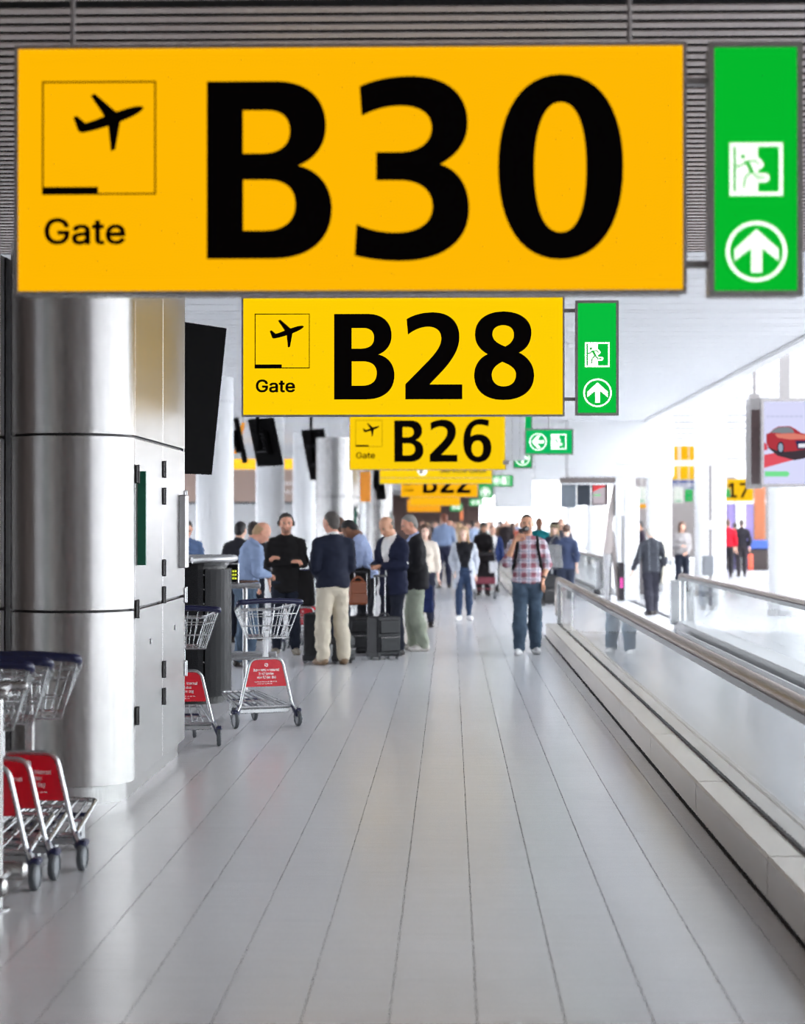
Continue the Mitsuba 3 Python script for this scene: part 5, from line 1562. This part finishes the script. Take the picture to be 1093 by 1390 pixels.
for o in range(6):
    nm, kw, fem = outfits[o]
    for j, (_, _, xx, yy, zz, rz) in enumerate(sorted(c for c in crowd if c[0] == o)):
        lb = 'distant traveller wearing %s, %s of those from the left' % (nm, nth[j])
        if o not in firsts:
            firsts[o] = person(lb, xx, yy, rz, pose(1.68 if fem else 1.77, fem=fem, step=.08), fine=2.4, group='distant travellers in ' + nm[2:], **kw)
            places[firsts[o]] = T().translate([xx, yy, zz]).rotate([0, 0, 1], float(rz))
            for k in [k for k in scene if k.startswith(firsts[o] + '__')]:
                scene[k] = {**scene[k], 'to_world': places[firsts[o]]}
        else:
            dup(firsts[o], lb, (xx, yy, zz), rz, scale=.97 + .05 * rng.random())

# ================================================================== beyond the walkways
A, B = at(1033, 540, 33.0), at(1101, 661, 33.0)
W, H = B[0] - A[0], A[2] - B[2]
t = thing('advert_screen', 'tall lit advert screen showing a red car beyond the walkway', 'advert screen', None, (A[0], 33.0, B[2]))
part(t, 'case', cbox(0, W, 0, .12, 0, H, .01), M_FRAME)
part(t, 'screen', box(.05, W - .05, -.006, .004, .05, H - .06), M_INK, **glow(218, 220, 252))
kx = W / 68 / 7.72
Q = lambda pts: Polygon([((x - 255) * kx, H - (yy - 309) * kx) for x, yy in pts])
clip = sbox(.052, .052, W - .052, H - .062)


def printed(name, pts, colour, z, shape=None):
    g = (shape if shape is not None else Q(pts)).intersection(clip)
    part(t, name, flat(g, .0015, (0, -.0065 - z, 0)), M_INK, **glow(*colour))


printed('swoosh', [(285, 910), (420, 888), (640, 955), (520, 985), (285, 1050)], (226, 84, 98), .0)
printed('swoosh', [(285, 775), (318, 800), (325, 860), (285, 862)], (214, 70, 84), .0)
printed('car_shadow', [(320, 830), (430, 850), (780, 850), (780, 935), (610, 968), (430, 920)], (62, 52, 60), .001)
printed('car_body', [(310, 690), (345, 680), (385, 640), (440, 612), (560, 608), (620, 640), (680, 682), (790, 705), (790, 850), (690, 858), (600, 872), (500, 878), (420, 865), (330, 830), (312, 780)], (176, 52, 62), .002)
printed('car_bonnet', [(400, 690), (600, 684), (790, 712), (790, 745), (560, 750), (430, 730)], (222, 128, 112), .003)
printed('car_window', [(350, 676), (395, 640), (440, 620), (552, 616), (592, 645), (606, 680), (480, 684)], (128, 136, 142), .003)
printed('car_grille', [(615, 762), (760, 762), (750, 850), (640, 852)], (40, 46, 84), .003)
printed('number_plate', [(648, 795), (780, 790), (780, 830), (650, 836)], (236, 236, 246), .004)
wc = ((462 - 255) * kx, H - (835 - 309) * kx)
printed('car_wheel', None, (44, 46, 60), .003, affinity.scale(Point(*wc).buffer(1, 24), 36 * kx, 64 * kx))
printed('car_rim', None, (150, 168, 186), .004, affinity.scale(Point(*wc).buffer(1, 24), 24 * kx, 46 * kx))
printed('button', [(295, 1085), (535, 1085), (558, 1112), (535, 1140), (295, 1140)], (122, 226, 150), .001)
for j in range(8):
    printed('caption', [(310 + 50 * j, 500), (345 + 50 * j, 500), (345 + 50 * j, 512), (310 + 50 * j, 512)], (184, 190, 216), .001)
part(t, 'hanger', cbox(W * .38, W * .60, .03, .10, H - .01, 5.6 - B[2], .01), M_FRAME)
A2 = at(1018.5, 546, 33.2)
t = thing('advert_screen', 'dark narrow side screen standing edge-on beside the car advert', 'advert screen', None, (A2[0], 33.2, B[2] - .02), 0)
part(t, 'case', tm(m3.Manifold.hull_points(np.array([(x, yy, z) for x, yy in ((0, .0), (.17, -.12), (.20, .0), (.05, .5), (0, .5)) for z in (0, H + .02)]))), M_FRAME)
part(t, 'screen', flat(sbox(.02, .02, .19, H - .22), .004, (0, -.004, .05), (.82, -.575, 0)), paint(64, 48, 48, .2))
part(t, 'bracket', cbox(.02, .2, .2, .3, H, H + .12, .01), M_FRAME)
part(t, 'hanger', cbox(.08, .14, .22, .28, H + .1, 5.6 - B[2] + .02, .01), M_FRAME)

# overhead bar with a post
A, B = at(838, 629, 40.5), at(1024, 629, 40.5)
t = thing('overhead_bar', 'thin white overhead bar on a slim post beyond the walkway', 'bar', None, (0, 40.5, 0))
part(t, 'bar', cbox(A[0], B[0] + .4, 0, .09, A[2] - .035, A[2] + .035, .008), M_WHITE)
P1 = at(965, 700, 40.5)
part(t, 'post', cbox(P1[0] - .035, P1[0] + .035, .01, .08, 0, A[2] - .03, .006), M_FRAME)
part(t, 'control_box', cbox(P1[0] - .16, P1[0] + .06, -.06, .12, .62, 1.02, .015), M_GREYW)
part(t, 'camera_box', cbox(P1[0] - .22, P1[0] + .26, -.06, .12, 1.55, 1.72, .02), M_WHITE)

# information pillar with an arm of screens
t = thing('information_pillar', 'white pillar with an overhead arm of dark screens beyond the walkway end', 'information pillar', None, (0, 43.0, 0))
xp = lambda px: at(px, 700, 43.0)[0]
zp = lambda py: at(800, py, 43.0)[2]
part(t, 'pillar', cbox(xp(847), xp(868), 0, .7, 0, zp(662), .03), M_WHITE)
part(t, 'shoulder', tm(m3.Manifold.hull_points(np.array([(x, yy, z) for yy in (0.02, .68) for x, z in ((xp(836), zp(649)), (xp(850), zp(648)), (xp(866), zp(662)), (xp(866), zp(700)), (xp(836), zp(700)))]))), M_WHITE)
part(t, 'arm', cbox(xp(761), xp(838), .05, .6, zp(656), zp(648), .02), paint(120, 110, 108, .4))
part(t, 'light_strip', cbox(xp(762), xp(837), .0, .05, zp(658), zp(655.5), .005), M_WHITE)
for a, b, yb_, m in ((762, 784, 689, paint(112, 120, 128, .3)), (784, 803, 686, paint(52, 58, 66, .2))):
    part(t, 'dark_screen', cbox(xp(a), xp(b) - .02, .08, .2, zp(yb_), zp(656), .01), m)
part(t, 'advert_screen', cbox(xp(804), xp(826), .07, .2, zp(686), zp(656), .01), paint(60, 44, 44, .3))
part(t, 'advert_screen', box(xp(805.5), xp(822), .062, .072, zp(684), zp(658)), M_INK, **glow(206, 196, 204, .9))
part(t, 'advert_print', flat(Polygon([(xp(805.5), zp(668)), (xp(814), zp(663)), (xp(822), zp(661)), (xp(822), zp(658.5)), (xp(805.5), zp(658.5))]), .003, (0, .060, 0)), paint(214, 48, 52, .4))
part(t, 'advert_print', flat(sbox(xp(806.5), zp(673), xp(816), zp(671)), .003, (0, .060, 0)), paint(110, 200, 120, .4))
part(t, 'strut', tm(m3.Manifold.hull_points(np.array([(x, yy, z) for yy in (.1, .5) for x, z in ((xp(828), zp(690)), (xp(836), zp(655)), (xp(821), zp(752)), (xp(831), zp(752)))]))), paint(176, 166, 162, .5))
part(t, 'foot_cone', tube([(xp(826), .3, zp(752)), (xp(826), .3, 0)], [.11, .075], 20), M_ALU, 40)
part(t, 'brace', tube([(xp(829), .3, zp(700)), (xp(842), .3, 0.02)], .05, 10), paint(176, 166, 162, .5), 40)
part(t, 'touch_screen', box(xp(841), xp(847.5), .02, .5, 0.02, zp(764)), paint(44, 40, 44, .25))
part(t, 'touch_print', box(xp(842), xp(846), .012, .022, zp(798), zp(784)), paint(220, 70, 160, .4))
part(t, 'coin_slot', box(xp(855), xp(861), -.004, .01, zp(787), zp(784)), M_BLACK)
part(t, 'front_cover', cbox(xp(848), xp(868), -.02, .02, 0.0, zp(764), .008), M_WALL)
t = thing('dark_bin', 'dark narrow waste bin between the white pillar and the striped jacket', 'bin', None, (at(876, 700, 46)[0], 46, 0))
part(t, 'body', cbox(-.16, .16, 0, .35, 0.03, 1.0, .02), paint(84, 80, 82, .5))
part(t, 'lid', cbox(-.165, .165, -.005, .355, 1.0, 1.06, .015), M_FRAME)
part(t, 'opening', box(-.10, .10, -.003, .004, .78, .90), M_BLACK)

# signs beyond the walkways
def panel_sign(label, x0, y0, x1, y1, Y, colour, items=(), name='hanging_sign', lit=1.0, rod=True):
    A, B = at(x0, y0, Y), at(x1, y1, Y)
    w, h = B[0] - A[0], A[2] - B[2]
    k = w / (x1 - x0)
    t = thing(name, label, 'sign', None, (A[0], Y, B[2]))
    part(t, 'housing', cbox(0, w, .01, .12, 0, h, .008), M_FRAME)
    part(t, 'face', box(.006, w - .006, 0, .011, .006, h - .006), M_INK, **glow(*colour, lit))
    for tx, x, yy, hh, c in items:
        if isinstance(tx, str):
            part(t, 'lettering', fit_text(tx, hh * k, None, (x - x0) * k, -.002, (y1 - yy) * k), M_INK, **(glow(*c) if c[0] > 200 else {}))
        else:
            part(t, 'emblem', flat(affinity.translate(affinity.scale(tx, k, k, origin=(0, 0)), (x - x0) * k, (y1 - yy) * k), .003, (0, .0005, 0)), M_INK, **glow(*c))
    if rod:
        part(t, 'rod', cyl((w / 2, .06, h - .01), (w / 2, .06, (CZ + .02 if A[0] < 4.2 else 5.75) - B[2]), .012, 8), M_FRAME)
    return t


arrow = affinity.scale(Polygon([(0, 195), (193, 20), (193, -85), (50, 30), (48, -185), (-45, -185), (-45, 30), (-190, -85), (-190, 20)]), 1 / 195, 1 / 195, origin=(0, 0))
panel_sign('yellow gate sign reading 17 beyond the walkways', 979, 650, 1023, 680.5, 58, (255, 200, 10), [('17', 985, 675, 19, (40, 20, 14))])
panel_sign('small green arrow sign overlapping the left part of sign 17', 981.5, 663.5, 992, 675, 56, (20, 176, 84), [(affinity.rotate(arrow, -90, origin=(0, 0)), 986.6, 669.3, 4.2, (250, 255, 250))], 'exit_arrow_sign')
panel_sign('blue hanging sign reading Lounges beside a white column', 903, 652, 943, 664, 62, (46, 78, 152), [('Lounges', 904.5, 661, 7.2, (250, 250, 252))])
panel_sign('yellow hanging sign just above the blue Lounges sign', 905, 632, 943, 651, 62.6, (255, 200, 10))
panel_sign('upper yellow hanging sign of the pair by the white columns', 913, 605, 943, 625, 63.4, (255, 192, 6))
panel_sign('orange yellow strip sign beneath the white arrow sign', 863, 684, 880, 690, 61, (250, 176, 40))
for x0, lb in ((864, 'white sign with a green arrow emblem between pillar and column'), (914, 'white sign with a green arrow emblem hung in front of the Lounges sign')):
    panel_sign(lb, x0, 661, x0 + 14, 683, 60.5, (240, 248, 242), [(affinity.rotate(arrow, 180, origin=(0, 0)), x0 + 7, 671, 5, (60, 180, 120)), (sbox(-4, -1, 4, 1), x0 + 7, 680, 1, (60, 180, 120))], 'arrow_sign')
panel_sign('small green sign with two arrows right of the Lounges arrow sign', 930, 664, 941, 681, 60.5, (26, 184, 92), [(arrow.buffer(0), 935.5, 669, 3, (250, 255, 250)), (affinity.rotate(arrow, 180, origin=(0, 0)), 935.5, 676, 3, (250, 255, 250))], 'exit_arrow_sign')

# lounge kiosk behind sign 17
t = thing('lounge_kiosk', 'lilac and dark brown lounge kiosk behind gate sign 17', 'kiosk', None, (0, 72, 0))
xq = lambda px: at(px, 700, 72.0)[0]
zq = lambda py: at(1000, py, 72.0)[2]
for a, b in ((979, 990), (990, 1001), (1013, 1026)):
    part(t, 'lilac_panel', cbox(xq(a) + .02, xq(b) - .02, .4, .5, 0, zq(683), .01), paint(124, 108, 164, .5))
part(t, 'beam', cbox(xq(978), xq(1042), .35, .55, zq(684), zq(676), .02), M_WALL)
part(t, 'pillar', cbox(xq(1001), xq(1013), .2, .6, 0, zq(640), .03), M_WHITE)
part(t, 'brown_cabinet', cbox(xq(1018), xq(1041), -.3, .4, 0, zq(745), .02), paint(46, 34, 32, .5))
part(t, 'orange_panel', cbox(xq(1026), xq(1041), .3, .4, zq(745), zq(660), .02), paint(150, 84, 48, .5))
part(t, 'blue_counter', cbox(xq(1015), xq(1041), -.4, .3, zq(745), zq(733), .02), paint(46, 76, 146, .5))
part(t, 'red_post', cbox(xq(1013), xq(1019), -.6, -.4, 0, zq(752), .02), paint(226, 84, 56, .5))
t = thing('white_counter', 'white counter in front of the woman with long brown hair', 'counter', None, (0, 51.5, 0))
xc = lambda px: at(px, 700, 51.5)[0]
part(t, 'front', cbox(xc(911), xc(942), 0, .5, 0, .72, .02), M_WALL)
for i in range(5):
    part(t, 'front_slat', cbox(xc(912.5 + 6 * i), xc(916.5 + 6 * i), -.03, .0, .06, .68, .006), M_WHITE)
part(t, 'worktop', cbox(xc(910), xc(943), -.05, .55, .72, .77, .01), M_WHITE)
t = thing('blue_counter_desk', 'small blue counter below the dark haired person in black', 'counter', None, (at(868, 700, 50.5)[0], 50.5, 0))
part(t, 'front', cbox(-.35, .35, 0, .4, 0, 1.0, .02), M_WALL)
part(t, 'worktop', cbox(-.38, .38, -.03, .43, 1.0, 1.16, .02), paint(50, 88, 160, .5))
for px, Y, lb in ((899, 49.0, 'white waste bin beside the base of a white column'), (945, 52.5, 'grey waste bin left of the overhead bar post')):
    t = thing('waste_bin', lb, 'bin', None, (at(px, 700, Y)[0], Y, 0))
    part(t, 'body', lathe([[0, 0.0], [.17, 0], [.18, .72], [0, .72]], 28), M_ALU, 40)
    part(t, 'lid', lathe([[.185, .71], [.185, .75], [.11, .80], [0, .80]], 28), M_GREYW, 40)

# orange light strip and posts at the corridor's end
A, B = at(624.5, 690, 149), at(629, 706, 149)
t = thing('orange_lamp', 'orange lit vertical strip at the far dark end of the corridor', 'lamp', None, ((A[0] + B[0]) / 2, 149, 0))
part(t, 'post', cyl((0, .1, 0), (0, .1, A[2]), .06, 12), M_RUBBER)
part(t, 'light_strip', cbox(-.11, .11, -.05, .05, B[2], A[2], .02), M_BLACK, **glow(246, 138, 84))
